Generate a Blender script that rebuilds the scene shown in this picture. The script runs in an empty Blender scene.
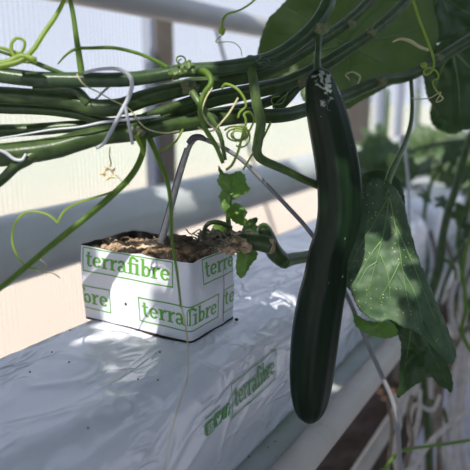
import bpy, bmesh, math, random
from mathutils import Vector, Matrix, noise
R = random.Random(11)
sc = bpy.context.scene
C = sc.collection
V = Vector
F = 600.0
ZC = 1.0                       # camera height above the greenhouse floor
# ---------------------------------------------------------------- view frame
_y = V((365, 138, 600)).normalized()
_t = math.atan2(138, 600)
_z = V((0, math.cos(_t), -math.sin(_t)))
_x = _y.cross(V((0, 0, 1)))
_h = V((0, math.sin(_t), math.cos(_t)))
_s = _y.x
_x = V((math.sqrt(1 - _s * _s), 0, 0)) - _s * _h
def ray(u, v):
    d = V(((u - 235) / F, (235 - v) / F, 1.0))
    return V((d.dot(_x), d.dot(_y), d.dot(_z)))
O = V((0, 0, ZC))
def P(u, v, w): return O + ray(u, v) * w
def PZ(u, v, z): r = ray(u, v); return O + r * ((z - ZC) / r.z)
def PX(u, v, x): r = ray(u, v); return O + r * (x / r.x)
def toview(p):
    q = p - O
    c = _x * q.x + _y * q.y + _z * q.z
    return 235 + F * c.x / c.z if c.z > 1e-4 else None, 235 - F * c.y / c.z if c.z > 1e-4 else None, c.z
ST = ZC - 0.235                # top of the grow slab
SB = ZC - 0.387                # gutter floor

# ---------------------------------------------------------------- materials
class NT:
    def __init__(s, name):
        s.m = bpy.data.materials.new(name); s.m.use_nodes = True
        s.t = s.m.node_tree; s.n = s.t.nodes; s.l = s.t.links
        s.b = s.n['Principled BSDF']; s.o = s.n['Material Output']
    def new(s, k, **kw):
        n = s.n.new(k)
        for a, b in kw.items():
            if a in n.inputs: n.inputs[a].default_value = b
            else: setattr(n, a, b)
        return n
    def link(s, a, b): s.l.new(a, b)
    def coord(s, scale=(1, 1, 1)):
        tc = s.new('ShaderNodeTexCoord'); mp = s.new('ShaderNodeMapping')
        mp.inputs['Scale'].default_value = scale
        s.link(tc.outputs['Object'], mp.inputs['Vector']); return mp.outputs[0]
    def noise(s, scale, co=None, detail=3, rough=.5, dist=0):
        n = s.new('ShaderNodeTexNoise'); n.inputs['Scale'].default_value = scale
        n.inputs['Detail'].default_value = detail; n.inputs['Roughness'].default_value = rough
        n.inputs['Distortion'].default_value = dist
        s.link(co or s.coord(), n.inputs['Vector']); return n.outputs['Fac']
    def ramp(s, fac, stops):
        r = s.new('ShaderNodeValToRGB'); e = r.color_ramp.elements
        while len(e) < len(stops): e.new(.5)
        for q, (p, c) in zip(e, stops):
            q.position = p; q.color = (*c, 1) if len(c) == 3 else c
        s.link(fac, r.inputs[0]); return r.outputs[0]
    def bump(s, h, strength=.4, dist=.002):
        b = s.new('ShaderNodeBump'); b.inputs['Strength'].default_value = strength
        b.inputs['Distance'].default_value = dist; s.link(h, b.inputs['Height'])
        s.link(b.outputs[0], s.b.inputs['Normal']); return b

def simple(name, col, rough=.5, metal=0, col2=None, scale=40, bump=0, coat=0, co=None, bd=.001, detail=3):
    t = NT(name); b = t.b
    b.inputs['Base Color'].default_value = (*col, 1); b.inputs['Roughness'].default_value = rough
    b.inputs['Metallic'].default_value = metal; b.inputs['Coat Weight'].default_value = coat
    c = t.coord(co) if co else None
    if col2 or bump:
        f = t.noise(scale, c, detail)
        if col2: t.link(t.ramp(f, [(.35, col), (.65, col2)]), b.inputs['Base Color'])
        if bump: t.bump(f, bump, bd)
    return t.m

def leafmat(name, c1, c2, trans=.35, tcol=(.25, .45, .06), spots=False, rough=.45, scale=60):
    t = NT(name); b = t.b
    f = t.noise(scale, None, 4)
    col = t.ramp(f, [(.3, c1), (.7, c2)])
    if spots:
        vo = t.new('ShaderNodeTexVoronoi'); vo.inputs['Scale'].default_value = 260
        t.link(t.coord(), vo.inputs['Vector'])
        f2 = t.noise(45, None, 2)
        m1 = t.ramp(vo.outputs['Distance'], [(.08, (1, 1, 1)), (.20, (0, 0, 0))])
        m2 = t.ramp(f2, [(.40, (0, 0, 0)), (.55, (1, 1, 1))])
        mm = t.new('ShaderNodeMath', operation='MULTIPLY'); t.link(m1, mm.inputs[0]); t.link(m2, mm.inputs[1])
        mx = t.new('ShaderNodeMix', data_type='RGBA'); t.link(mm.outputs[0], mx.inputs[0])
        t.link(col, mx.inputs[6]); mx.inputs[7].default_value = (.50, .52, .20, 1); col = mx.outputs[2]
    t.link(col, b.inputs['Base Color']); b.inputs['Roughness'].default_value = rough
    t.bump(t.noise(260, None, 3), .35, .0008)
    if spots: b.inputs['Specular IOR Level'].default_value = .45; b.inputs['Roughness'].default_value = .55
    tr = t.new('ShaderNodeBsdfTranslucent'); tr.inputs['Color'].default_value = (*tcol, 1)
    ms = t.new('ShaderNodeMixShader'); ms.inputs[0].default_value = trans
    t.link(b.outputs[0], ms.inputs[1]); t.link(tr.outputs[0], ms.inputs[2])
    t.link(ms.outputs[0], t.o.inputs['Surface'])
    return t.m

def stemmat(name, c1, c2, rough=.4, sc_=(1, 1, 1), scale=90):
    t = NT(name); b = t.b
    f = t.noise(scale, t.coord(sc_), 4, .6)
    t.link(t.ramp(f, [(.3, c1), (.7, c2)]), b.inputs['Base Color'])
    b.inputs['Roughness'].default_value = rough
    b.inputs['Sheen Weight'].default_value = .15; b.inputs['Sheen Roughness'].default_value = .4
    t.bump(t.noise(500, None, 3), .35, .0006)
    return t.m

M = {}
M['stem'] = stemmat('stem_green', (.024, .050, .011), (.062, .105, .026))
M['stem_light'] = stemmat('stem_midgreen', (.045, .088, .018), (.10, .16, .04))
M['stem_bluish'] = stemmat('stem_bluegreen', (.024, .052, .018), (.052, .095, .034), .35)
M['node'] = stemmat('node_scar', (.09, .13, .045), (.22, .22, .12), .7, scale=300)
M['tendril'] = leafmat('tendril_green', (.20, .30, .04), (.32, .42, .09), .45, (.65, .80, .22), scale=90)
M['tendril_pale'] = stemmat('tendril_pale', (.45, .42, .22), (.55, .52, .30), .6)
M['petiole'] = leafmat('petiole_green', (.09, .18, .02), (.16, .26, .05), .35, (.45, .62, .12), scale=90)
M['leaf_shade'] = leafmat('leaf_midgreen', (.10, .155, .065), (.15, .21, .09), .5, (.33, .46, .18), scale=35)
M['leaf_dark'] = leafmat('leaf_darkgreen', (.035, .075, .025), (.055, .105, .035), .32, (.20, .34, .08))
M['leaf_spot'] = leafmat('leaf_spotted', (.030, .070, .028), (.080, .14, .062), .04, (.10, .26, .04), True)
M['leaf_young'] = leafmat('leaf_young', (.15, .27, .06), (.21, .36, .10), .45, (.42, .64, .16), scale=150)
M['leaf_far'] = leafmat('leaf_far', (.045, .10, .03), (.09, .15, .05), .3, (.2, .38, .07))
M['vein'] = simple('leaf_vein', (.12, .22, .07), .5)
M['vein_light'] = simple('leaf_vein_light', (.20, .32, .12), .5)
M['galv'] = simple('wire_grey', (.30, .29, .28), .4, .25, (.38, .37, .36), 200)
M['hose'] = simple('hose_grey', (.23, .23, .24), .45)
M['darkwire'] = simple('wire_dark', (.10, .09, .11), .5)
M['clip'] = simple('clip_white', (.50, .52, .56), .35)
M['pipe'] = simple('pipe_painted', (.42, .45, .43), .38, .0, (.48, .51, .49), 12, coat=.2)
M['pipe2'] = simple('pipe_aluminium', (.42, .41, .41), .42, .2, (.48, .47, .46), 10)
M['post'] = simple('post_alu', (.17, .14, .105), .95, 0, (.21, .175, .14), 18)
M['post_edge'] = simple('post_edge', (.30, .33, .40), .5, .1)
M['green_print'] = simple('print_green', (.12, .37, .045), .4)
M['green_print2'] = simple('print_green_film', (.06, .28, .035), .35)
M['white_print'] = simple('print_white', (.6, .65, .64), .4)
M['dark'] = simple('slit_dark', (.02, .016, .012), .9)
M['rootmat'] = simple('root_fibre', (.30, .20, .12), .95, 0, (.66, .50, .34), 220, bump=1, bd=.003, detail=6)
M['moss'] = simple('matted_roots', (.10, .10, .06), .95, 0, (.30, .27, .19), 240, bump=1, bd=.003, detail=6)
M['cutend'] = simple('cut_end', (.45, .38, .26), .9, 0, (.22, .16, .09), 400, bump=.8)
M['soil'] = simple('soil_brown', (.03, .018, .012), .95, 0, (.07, .04, .025), 60, bump=1, bd=.01)
M['driedbrown'] = simple('withered_brown', (.14, .11, .08), .85, 0, (.26, .22, .17), 60)
M['petal'] = simple('sunlit_orange', (.90, .36, .10), .6, 0, (.95, .52, .25), 90)  # sunlight on small bits of the floor, put into this bright orange
M['flower'] = simple('flower_dry', (.62, .45, .18), .7, 0, (.78, .68, .45), 300)
M['driedstem'] = simple('withered_grey', (.42, .39, .37), .8, 0, (.55, .52, .50), 60)
M['ground'] = simple('sand_ground', (.74, .60, .42), .95, 0, (.80, .67, .50), .5)
M['core'] = simple('core_dark', (.05, .035, .02), .95, 0, (.12, .08, .045), 120, bump=1, bd=.004)

# fibre substrate: pale fibres, dark gaps
t = NT('fibre_block'); f = t.noise(95, None, 6, .7, 1.2)
f3 = t.noise(26, None, 3, .6)
ad = t.new('ShaderNodeMath', operation='ADD'); t.link(f, ad.inputs[0]); t.link(f3, ad.inputs[1])
ml = t.new('ShaderNodeMath', operation='MULTIPLY'); t.link(ad.outputs[0], ml.inputs[0]); ml.inputs[1].default_value = .5
t.link(t.ramp(ml.outputs[0], [(.38, (.04, .026, .016)), (.46, (.20, .13, .07)), (.53, (.52, .37, .24)), (.64, (.78, .62, .45))]), t.b.inputs['Base Color'])
t.b.inputs['Roughness'].default_value = .95; t.bump(t.noise(420, None, 5, .7), 1, .002); M['fibre'] = t.m
# white film of the slab
t = NT('slab_film'); b = t.b
f = t.noise(9, t.coord((1, .5, 1)), 4)
t.link(t.ramp(f, [(.3, (.66, .68, .74)), (.7, (.74, .75, .80))]), b.inputs['Base Color'])
b.inputs['Roughness'].default_value = .4; b.inputs['Coat Weight'].default_value = 1; b.inputs['Coat Roughness'].default_value = .13
b.inputs['Coat IOR'].default_value = 1.6
def crease(t, scale, co, wdt, dist):
    n1 = t.noise(scale, co, 2, .5, dist)
    n2 = t.new('ShaderNodeMath', operation='SUBTRACT'); t.link(n1, n2.inputs[0]); n2.inputs[1].default_value = .5
    n3 = t.new('ShaderNodeMath', operation='ABSOLUTE'); t.link(n2.outputs[0], n3.inputs[0])
    return t.ramp(n3.outputs[0], [(0, (1, 1, 1)), (wdt, (0, 0, 0))])
k1 = crease(t, 15, t.coord((1.5, .45, .8)), .06, .8); k2 = crease(t, 26, t.coord((1, .5, 1.4)), .07, .9)
pm = t.ramp(t.noise(7, None, 2), [(.42, (0, 0, 0)), (.6, (1, 1, 1))])
mm = t.new('ShaderNodeMath', operation='ADD'); t.link(k1, mm.inputs[0]); t.link(k2, mm.inputs[1])
m2_ = t.new('ShaderNodeMath', operation='MULTIPLY'); t.link(mm.outputs[0], m2_.inputs[0]); t.link(pm, m2_.inputs[1])
w5 = t.noise(13, t.coord((1.2, .4, 1)), 2)
m3_ = t.new('ShaderNodeMath', operation='MULTIPLY_ADD'); t.link(w5, m3_.inputs[0]); m3_.inputs[1].default_value = 1.5; t.link(m2_.outputs[0], m3_.inputs[2])
bb = t.bump(m3_.outputs[0], .55, .0030)
t.link(bb.outputs[0], b.inputs['Coat Normal']); M['film'] = t.m
# white sleeve
t = NT('sleeve_film'); b = t.b; b.inputs['Base Color'].default_value = (.74, .75, .80, 1)
b.inputs['Roughness'].default_value = .38; b.inputs['Coat Weight'].default_value = .35; b.inputs['Coat Roughness'].default_value = .2
t.bump(t.noise(55, None, 2, .5, .8), .25, .003); M['sleeve'] = t.m
# cucumber skin
t = NT('cucumber_skin'); b = t.b
tc = t.coord((30, 30, 4)); f = t.noise(9, t.coord((12, 12, 1.2)), 4, .6)
base = t.ramp(f, [(.35, (.004, .012, .004)), (.60, (.007, .021, .007)), (.80, (.020, .045, .014))])
geo = t.new('ShaderNodeNewGeometry')
dv = t.new('ShaderNodeVectorMath', operation='DISTANCE'); t.link(geo.outputs['Position'], dv.inputs[0])
SCAR = P(328, 84, .5145); dv.inputs[1].default_value = SCAR
mr = t.new('ShaderNodeMapRange'); mr.inputs[1].default_value = .003; mr.inputs[2].default_value = .026
mr.inputs[3].default_value = .15; mr.inputs[4].default_value = -.16; t.link(dv.outputs['Value'], mr.inputs[0])
fn = t.noise(110, None, 3, .55, .6); a2 = t.new('ShaderNodeMath', operation='ADD'); t.link(fn, a2.inputs[0]); t.link(mr.outputs[0], a2.inputs[1])
mk = t.ramp(a2.outputs[0], [(.56, (0, 0, 0)), (.60, (1, 1, 1))])
mx = t.new('ShaderNodeMix', data_type='RGBA'); t.link(mk, mx.inputs[0]); t.link(base, mx.inputs[6]); mx.inputs[7].default_value = (.34, .37, .31, 1)
t.link(mx.outputs[2], b.inputs['Base Color']); b.inputs['Roughness'].default_value = .42; b.inputs['Specular IOR Level'].default_value = .25; b.inputs['Coat Weight'].default_value = 0
b.inputs['Coat Roughness'].default_value = .3
t.bump(t.noise(140, t.coord((1, 1, .3)), 3), .25, .0012); M['cuke'] = t.m
# gutter sheet with algae and specks
t = NT('gutter_sheet'); b = t.b
f = t.noise(7, None, 4); c0 = t.ramp(f, [(.40, (.42, .44, .42)), (.66, (.26, .32, .24))])
s_ = t.noise(150, None, 4, .7); mk = t.ramp(s_, [(.64, (0, 0, 0)), (.69, (1, 1, 1))])
mx = t.new('ShaderNodeMix', data_type='RGBA'); t.link(mk, mx.inputs[0]); t.link(c0, mx.inputs[6]); mx.inputs[7].default_value = (.06, .045, .03, 1)
t.link(mx.outputs[2], b.inputs['Base Color']); b.inputs['Roughness'].default_value = .45; M['gutter'] = t.m
t = NT('lip_sheet'); b = t.b
f = t.noise(14, t.coord((1, 1, .25)), 4, .6); t.link(t.ramp(f, [(.35, (.56, .51, .46)), (.60, (.48, .44, .38)), (.75, (.28, .19, .13))]), b.inputs['Base Color'])
b.inputs['Roughness'].default_value = .5; M['lip'] = t.m
# ground cloth
t = NT('ground_cloth'); b = t.b
f = t.noise(5, None, 5, .6); t.link(t.ramp(f, [(.32, (.16, .15, .15)), (.52, (.40, .39, .44)), (.7, (.50, .49, .56))]), b.inputs['Base Color']); b.inputs['Roughness'].default_value = .8; M['cloth'] = t.m
# sand beside the wall, paler dry grass farther out
t = NT('outside_ground'); sp2 = t.new('ShaderNodeSeparateXYZ'); g2 = t.new('ShaderNodeNewGeometry'); t.link(g2.outputs['Position'], sp2.inputs[0])
mr = t.new('ShaderNodeMapRange'); mr.inputs[1].default_value = -6.5; mr.inputs[2].default_value = -2.0; t.link(sp2.outputs['X'], mr.inputs[0])
t.link(t.ramp(mr.outputs[0], [(0, (.64, .63, .43)), (1, (.80, .62, .44))]), t.b.inputs['Base Color']); t.b.inputs['Roughness'].default_value = 1; M['ground'] = t.m
# ribbed polycarbonate: partly clear, partly scattering, ribs scatter more
t = NT('twinwall_sheet')
sep = t.new('ShaderNodeSeparateXYZ'); t.link(t.new('ShaderNodeTexCoord').outputs['Object'], sep.inputs[0])
m1 = t.new('ShaderNodeMath', operation='MULTIPLY'); t.link(sep.outputs['Y'], m1.inputs[0]); m1.inputs[1].default_value = 2 * math.pi / .0125
m2 = t.new('ShaderNodeMath', operation='SINE'); t.link(m1.outputs[0], m2.inputs[0])
rib = t.ramp(m2.outputs[0], [(.45, (.12, .12, .12)), (.95, (.56, .56, .56))])
cl = t.new('ShaderNodeBsdfTransparent'); cl.inputs[0].default_value = (.94, .95, .97, 1)
tl = t.new('ShaderNodeBsdfTranslucent'); t.link(t.ramp(m2.outputs[0], [(.45, (.78, .80, .86)), (.95, (.42, .44, .50))]), tl.inputs[0])
df = t.new('ShaderNodeBsdfDiffuse'); df.inputs[0].default_value = (.55, .57, .62, 1)
md = t.new('ShaderNodeMixShader'); md.inputs[0].default_value = .35; t.link(tl.outputs[0], md.inputs[1]); t.link(df.outputs[0], md.inputs[2])
ms = t.new('ShaderNodeMixShader'); t.link(rib, ms.inputs[0]); t.link(cl.outputs[0], ms.inputs[1]); t.link(md.outputs[0], ms.inputs[2])
t.link(ms.outputs[0], t.o.inputs['Surface']); M['poly'] = t.m

# ---------------------------------------------------------------- object helpers
def link(name, me, parent=None):
    o = bpy.data.objects.new(name, me); C.objects.link(o)
    if parent: o.parent = parent
    return o
def build(name, bm, mat, parent=None, smooth=True):
    me = bpy.data.meshes.new(name); bm.normal_update(); bm.to_mesh(me); bm.free()
    me.materials.append(mat)
    if smooth: me.polygons.foreach_set('use_smooth', [True] * len(me.polygons))
    return link(name, me, parent)
def tag(o, label=None, cat=None, group=None, kind=None):
    if label: o['label'] = label
    if cat: o['category'] = cat
    if group: o['group'] = group
    if kind: o['kind'] = kind
    return o
def empty(name, label, cat, group=None):
    o = bpy.data.objects.new(name, None); C.objects.link(o); o.empty_display_size = .02
    return tag(o, label, cat, group)
def cr(pts, n=6):
    """Catmull-Rom through pts (any tuple length)."""
    if len(pts) < 3 and n: n = max(n, 2)
    out = []
    Pp = [tuple(2 * a - b for a, b in zip(pts[0], pts[1]))] + [tuple(p) for p in pts] + [tuple(2 * a - b for a, b in zip(pts[-1], pts[-2]))]
    for i in range(1, len(Pp) - 2):
        p0, p1, p2, p3 = Pp[i - 1:i + 3]
        for k in range(n):
            s = k / n
            out.append(tuple(.5 * (2 * b + (c - a) * s + (2 * a - 5 * b + 4 * c - d) * s * s + (3 * b - a - 3 * c + d) * s ** 3) for a, b, c, d in zip(p0, p1, p2, p3)))
    out.append(tuple(Pp[-2])); return out
def tubebm(pts, rad, seg=10, ridge=0, nr=5, wob=0, bm=None):
    """pts: world Vectors; rad: one radius or a list."""
    bm = bm or bmesh.new(); n = len(pts)
    if not isinstance(rad, (list, tuple)): rad = [rad] * n
    T = [(pts[min(i + 1, n - 1)] - pts[max(i - 1, 0)]).normalized() for i in range(n)]
    a = V((0, 0, 1)) if abs(T[0].z) < .8 else V((1, 0, 0))
    N = (a - T[0] * a.dot(T[0])).normalized(); rings = []
    for i in range(n):
        N = (N - T[i] * N.dot(T[i])).normalized(); B = T[i].cross(N)
        rr = []
        for k in range(seg):
            an = 2 * math.pi * k / seg
            r = rad[i] * (1 + ridge * math.cos(nr * an))
            q = pts[i] + (N * math.cos(an) + B * math.sin(an)) * r
            if wob: q += (N * math.cos(an) + B * math.sin(an)) * rad[i] * wob * noise.noise(q * 120)
            rr.append(bm.verts.new(q))
        rings.append(rr)
    for i in range(n - 1):
        for k in range(seg):
            bm.faces.new((rings[i][k], rings[i][(k + 1) % seg], rings[i + 1][(k + 1) % seg], rings[i + 1][k]))
    bm.faces.new(rings[0][::-1]); bm.faces.new(rings[-1])
    return bm
def spline(px, w, n=6):
    """px entries (u, v) or (u, v, w) -> smooth world points"""
    q = cr([(p[0], p[1], p[2] if len(p) > 2 else w) for p in px], n)
    return [P(*p) for p in q], q
def tube(name, px, w, wid, mat, parent=None, seg=10, ridge=0, n=6, wob=0):
    """wid: widths in the picture's pixels along px (one value or [start, ..., end])"""
    pts, q = spline(px, w, n); m = len(pts)
    if not isinstance(wid, (list, tuple)): wid = [wid, wid]
    rad = []
    for i in range(m):
        s = i / (m - 1) * (len(wid) - 1); k = min(int(s), len(wid) - 2)
        rad.append((wid[k] + (wid[k + 1] - wid[k]) * (s - k)) * .5 * q[i][2] / F)
    return build(name, tubebm(pts, rad, seg, ridge, wob=wob), mat, parent)
def boxbm(lo, hi, bm=None):
    bm = bm or bmesh.new()
    vs = [bm.verts.new((x, y, z)) for x in (lo[0], hi[0]) for y in (lo[1], hi[1]) for z in (lo[2], hi[2])]
    for f in ((0, 1, 3, 2), (4, 6, 7, 5), (0, 4, 5, 1), (2, 3, 7, 6), (0, 2, 6, 4), (1, 5, 7, 3)):
        bm.faces.new([vs[i] for i in f])
    return bm
def box(name, lo, hi, mat, parent=None, bev=0):
    bm = boxbm(lo, hi)
    if bev: bmesh.ops.bevel(bm, geom=list(bm.edges), offset=bev, segments=2, affect='EDGES')
    bmesh.ops.recalc_face_normals(bm, faces=bm.faces)
    return build(name, bm, mat, parent, False)
def nz(p, s): return noise.noise(V(p) * s)
def clump(name, cen, rx, mat, parent=None, amp=.35, fr=60, sub=4):
    bm = bmesh.new(); bmesh.ops.create_icosphere(bm, subdivisions=sub, radius=1)
    for v in bm.verts:
        q = V((v.co.x * rx[0], v.co.y * rx[1], v.co.z * rx[2]))
        k = 1 + amp * (nz(q + cen, fr) + .6 * nz(q + cen, fr * 2.7))
        v.co = cen + q * k
    return build(name, bm, mat, parent)

# ---------------------------------------------------------------- the setting
XW = -.985
tag(box('floor', (-1.0, -2.5, -.02), (3.0, 14, 0), M['cloth']), kind='structure')
tag(box('trim_1', (-60, -30, -.06), (-1.03, 90, -.03), M['ground']), kind='structure')
tag(box('wall_left', (XW - .012, -2.5, 0), (XW - .002, 14, 2.6), M['poly']), kind='structure')
n_ = 2
def post(u0, u1, v, edge=True):
    global n_
    a, b_ = PX(u0, v, XW + .03).y, PX(u1, v, XW + .03).y
    root = tag(box('trim_%d' % n_, (XW + .001, a, 0), (XW + .028, b_, 2.6), M['post_edge']), kind='structure'); n_ += 1
    if edge:
        box('post_face', (XW + .0285, a + .018, 0), (XW + .0315, b_ + .006, 2.6), M['post'], root)
post(152, 172, 60)
post(345, 370, 110); post(380, 386, 110, False); post(399, 404, 110, False); post(415, 421, 110, False)
tag(box('trim_%d' % n_, (XW + .001, -2.5, 2.5), (XW + .04, 14, 2.6), M['post']), kind='structure'); n_ += 1

# two long pipes along the wall
def ypipe(name, label, cat, x, z, r, mat, y0=-1.0, y1=12, seg=28, group=None):
    pts = [V((x, y0 + (y1 - y0) * i / 40, z)) for i in range(41)]
    return tag(build(name, tubebm(pts, r, seg), mat), label, cat, group)
a, b_ = PX(0, 211, -.72), PX(0, 292, -.72)
lp = ypipe('heating_pipe', 'thick grey pipe running behind the planted block, low along the wall', 'pipe', -.72, (a.z + b_.z) / 2, (a.z - b_.z) / 2 * .86, M['pipe'])
for k in range(3): pass
a, b_ = PX(200, 1, -.72), PX(200, 28, -.72)
tp = ypipe('overhead_pipe', 'thin grey pipe crossing above all the vines at the top', 'pipe', -.72, (a.z + b_.z) / 2, (a.z - b_.z) / 2 * .92, M['pipe2'])
for pp in (lp, tp):
    zc = sum((v.co.z for v in pp.data.vertices)) / len(pp.data.vertices)
    for y in (-.4, 2.75, 6.5): box('pipe_bracket', (XW, y - .012, zc - .008), (-.735, y + .012, zc + .008), M['post'], pp)
# hanging wire
w_ = empty('hanging_wire', 'thin dark straight wire slanting down behind the vines', 'wire')
build('strand', tubebm([PX(214, 22, -.78), PX(235, 96, -.79), PX(258, 180, -.80), PX(277, 240, -.81), PX(296, 300, -.82)], .0038, 8), M['darkwire'], w_)

# ---------------------------------------------------------------- gutter and under-rails
XL = PZ(285, 470, ZC - .375).x
g = empty('growing_gutter', 'pale metal gutter with a raised lip carrying the white slab', 'gutter')
box('gutter_floor', (-.52, -.6, SB - .004), (XL, 9, SB - .0005), M['gutter'], g)
pr_ = [V((XL - .004, -.6 + 9.6 * k / 90, ZC - .3925)) for k in range(91)]
build('gutter_lip', tubebm(pr_, .0185, 28), M['lip'], g)
box('gutter_back', (-.524, -.6, SB - .004), (-.518, 9, SB + .03), M['lip'], g)
for k in range(5):
    box('bracket', (-.50, -.2 + 2.1 * k, 0), (-.46, -.16 + 2.1 * k, SB - .0045), M['post'], g)
q = PZ(362, 470, ZC - .60)
ypipe('rail_pipe', 'pale round rail pipe below the gutter lip at the bottom', 'pipe', q.x - .002, q.z, .0125, M['lip'])
# dark soil strip on the floor
bm = bmesh.new(); nx, ny = 14, 160; gr = []
for j in range(ny + 1):
    y = .2 + 6 * j / ny; row = []
    for i in range(nx + 1):
        s = i / nx; x = -.62 + .26 * s
        z = .003 + .05 * math.sin(math.pi * s) * (1 + .6 * nz((x, y, 0), 9)) + .008 * nz((x, y, 3), 40) * math.sin(math.pi * s)
        row.append(bm.verts.new((x + .02 * nz((0, y, 5), 3), y, max(z, .002))))
    gr.append(row)
for j in range(ny):
    for i in range(nx): bm.faces.new((gr[j][i], gr[j][i + 1], gr[j + 1][i + 1], gr[j + 1][i]))
tag(build('soil_strip', bm, M['soil']), 'dark brown soil strip on the floor under the gutter', 'soil', kind='stuff')

# ---------------------------------------------------------------- grow slabs
SX0, SX1 = -.474, -.282
def slab_profile():
    pr = []; r = .034; rb = .014; hb = SB; ht = ST
    for k in range(9):      # right bottom corner upward, over the top, down the left side
        a = -math.pi / 2 + math.pi / 2 * k / 8; pr.append((SX1 - rb + rb * math.cos(a), hb + rb + rb * math.sin(a)))
    for k in range(1, 26): pr.append((SX1, hb + rb + (ht - r * 1.0 - hb - rb) * k / 26))
    for k in range(13):
        a = math.pi / 2 * k / 12; pr.append((SX1 - r + r * math.cos(a), ht - r + r * math.sin(a)))
    for k in range(1, 36): pr.append((SX1 - r + (SX0 + r - SX1 + r) * k / 36, ht))
    for k in range(9):
        a = math.pi / 2 + math.pi / 2 * k / 8; pr.append((SX0 + r + r * math.cos(a), ht - r + r * math.sin(a)))
    for k in range(1, 8): pr.append((SX0, ht - r + (hb + rb - ht + r) * k / 8))
    pr.append((SX0 + rb, hb))
    return pr
def slab_disp(x, y, z):
    p = V((x, y, z))
    d = .0050 * noise.noise(p * 8) + .0026 * noise.noise(V((x * 15, y * 9, z * 15)) + V((3, 1, 7)))
    rdg = noise.noise(V((x * 26 + z * 14, y * 18 - z * 22, z * 18)) + V((9, 4, 2)) + V((1, 1, 1)) * noise.noise(p * 20) * .6)
    d += .0020 * (max(0, 1 - abs(rdg) * 4.0)) * (.4 + .6 * max(0, noise.noise(p * 7 + V((5, 5, 5))) + .35))
    # calm where the block stands
    if -.475 < x < -.305 and .43 < y < .55 and z > ST - .01: d = min(d, 0) * .4 - .0005
    return d
def slabbm(y0, y1, ny):
    bm = bmesh.new(); pr = slab_profile(); m = len(pr); rings = []
    cz = (ST + SB) / 2; cx = (SX0 + SX1) / 2
    for j in range(ny + 1):
        y = y0 + (y1 - y0) * j / ny; e = min(y - y0, y1 - y) / .05; e = 1 if e > 1 else math.sqrt(max(0, 1 - (1 - e) ** 2)) * .75 + .25
        row = []
        for i, (x, z) in enumerate(pr):
            a, b_ = pr[(i + 1) % m], pr[i - 1]; nn = V((a[1] - b_[1], 0, -(a[0] - b_[0]))).normalized()
            nn = V((nn.x, 0, nn.z))
            zz = SB + (z - SB) * e
            q = V((cx + (x - cx) * (.9 + .1 * e), y, zz)) + nn * (slab_disp(x, y, z) if z > SB + .006 else 0)
            q.z = max(q.z, SB); row.append(bm.verts.new(q))
        rings.append(row)
    for j in range(ny):
        for i in range(m):
            bm.faces.new((rings[j][i], rings[j][(i + 1) % m], rings[j + 1][(i + 1) % m], rings[j + 1][i]))
    bm.faces.new(rings[0]); bm.faces.new(rings[-1]); bmesh.ops.recalc_face_normals(bm, faces=bm.faces)
    return bm
slab = tag(build('grow_slab', slabbm(.02, 1.30, 560), M['film']), 'long white plastic-wrapped grow slab under the printed block, with green printing on its side', 'grow slab', 'white grow slabs along the gutter')
for k, (y0, y1) in enumerate([(1.36, 2.5), (2.56, 3.7), (3.76, 4.9), (4.96, 6.1)]):
    lab = ['white grow slab just beyond the cucumber, behind the hanging leaf', 'white grow slab second in line past the cucumber, half hidden by foliage',
           'blurred white slab far down the row', 'farthest blurred white slab at the right edge of the picture'][k]
    tag(build('grow_slab', slabbm(y0, y1, 90), M['film']), lab, 'grow slab', 'white grow slabs along the gutter')

# ---------------------------------------------------------------- lettering from quads
def stroke(pts, w):
    out = []; n = len(pts); L = []
    for i, p in enumerate(pts):
        a = pts[max(i - 1, 0)]; b_ = pts[min(i + 1, n - 1)]
        dx, dy = b_[0] - a[0], b_[1] - a[1]; l = math.hypot(dx, dy) or 1
        ww = w if not isinstance(w, (list, tuple)) else w[0] + (w[1] - w[0]) * i / (n - 1)
        L.append(((p[0] - dy / l * ww / 2, p[1] + dx / l * ww / 2), (p[0] + dy / l * ww / 2, p[1] - dx / l * ww / 2)))
    for i in range(n - 1): out.append([L[i][0], L[i][1], L[i + 1][1], L[i + 1][0]])
    return out
def arc(cx, cy, rx, ry, a0, a1, w, n=14):
    q = []; 
    for i in range(n + 1):
        a = math.radians(a0 + (a1 - a0) * i / n); q.append((cx + rx * math.cos(a), cy + ry * math.sin(a)))
    out = []
    for i in range(n):
        s = []
        for (x, y, a) in ((*q[i], math.radians(a0 + (a1 - a0) * i / n)), (*q[i + 1], math.radians(a0 + (a1 - a0) * (i + 1) / n))):
            ww = w * (.62 + .38 * abs(math.cos(a))) / 2     # thick sides, thin top and bottom
            nx_, ny_ = math.cos(a), math.sin(a); s.append(((x + nx_ * ww, y + ny_ * ww), (x - nx_ * ww, y - ny_ * ww)))
        out.append([s[0][0], s[0][1], s[1][1], s[1][0]])
    return out
def rect(x0, y0, x1, y1, n=1):
    o = []
    for i in range(n):
        a, b_ = x0 + (x1 - x0) * i / n, x0 + (x1 - x0) * (i + 1) / n
        o.append([(a, y0), (b_, y0), (b_, y1), (a, y1)])
    return o
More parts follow.
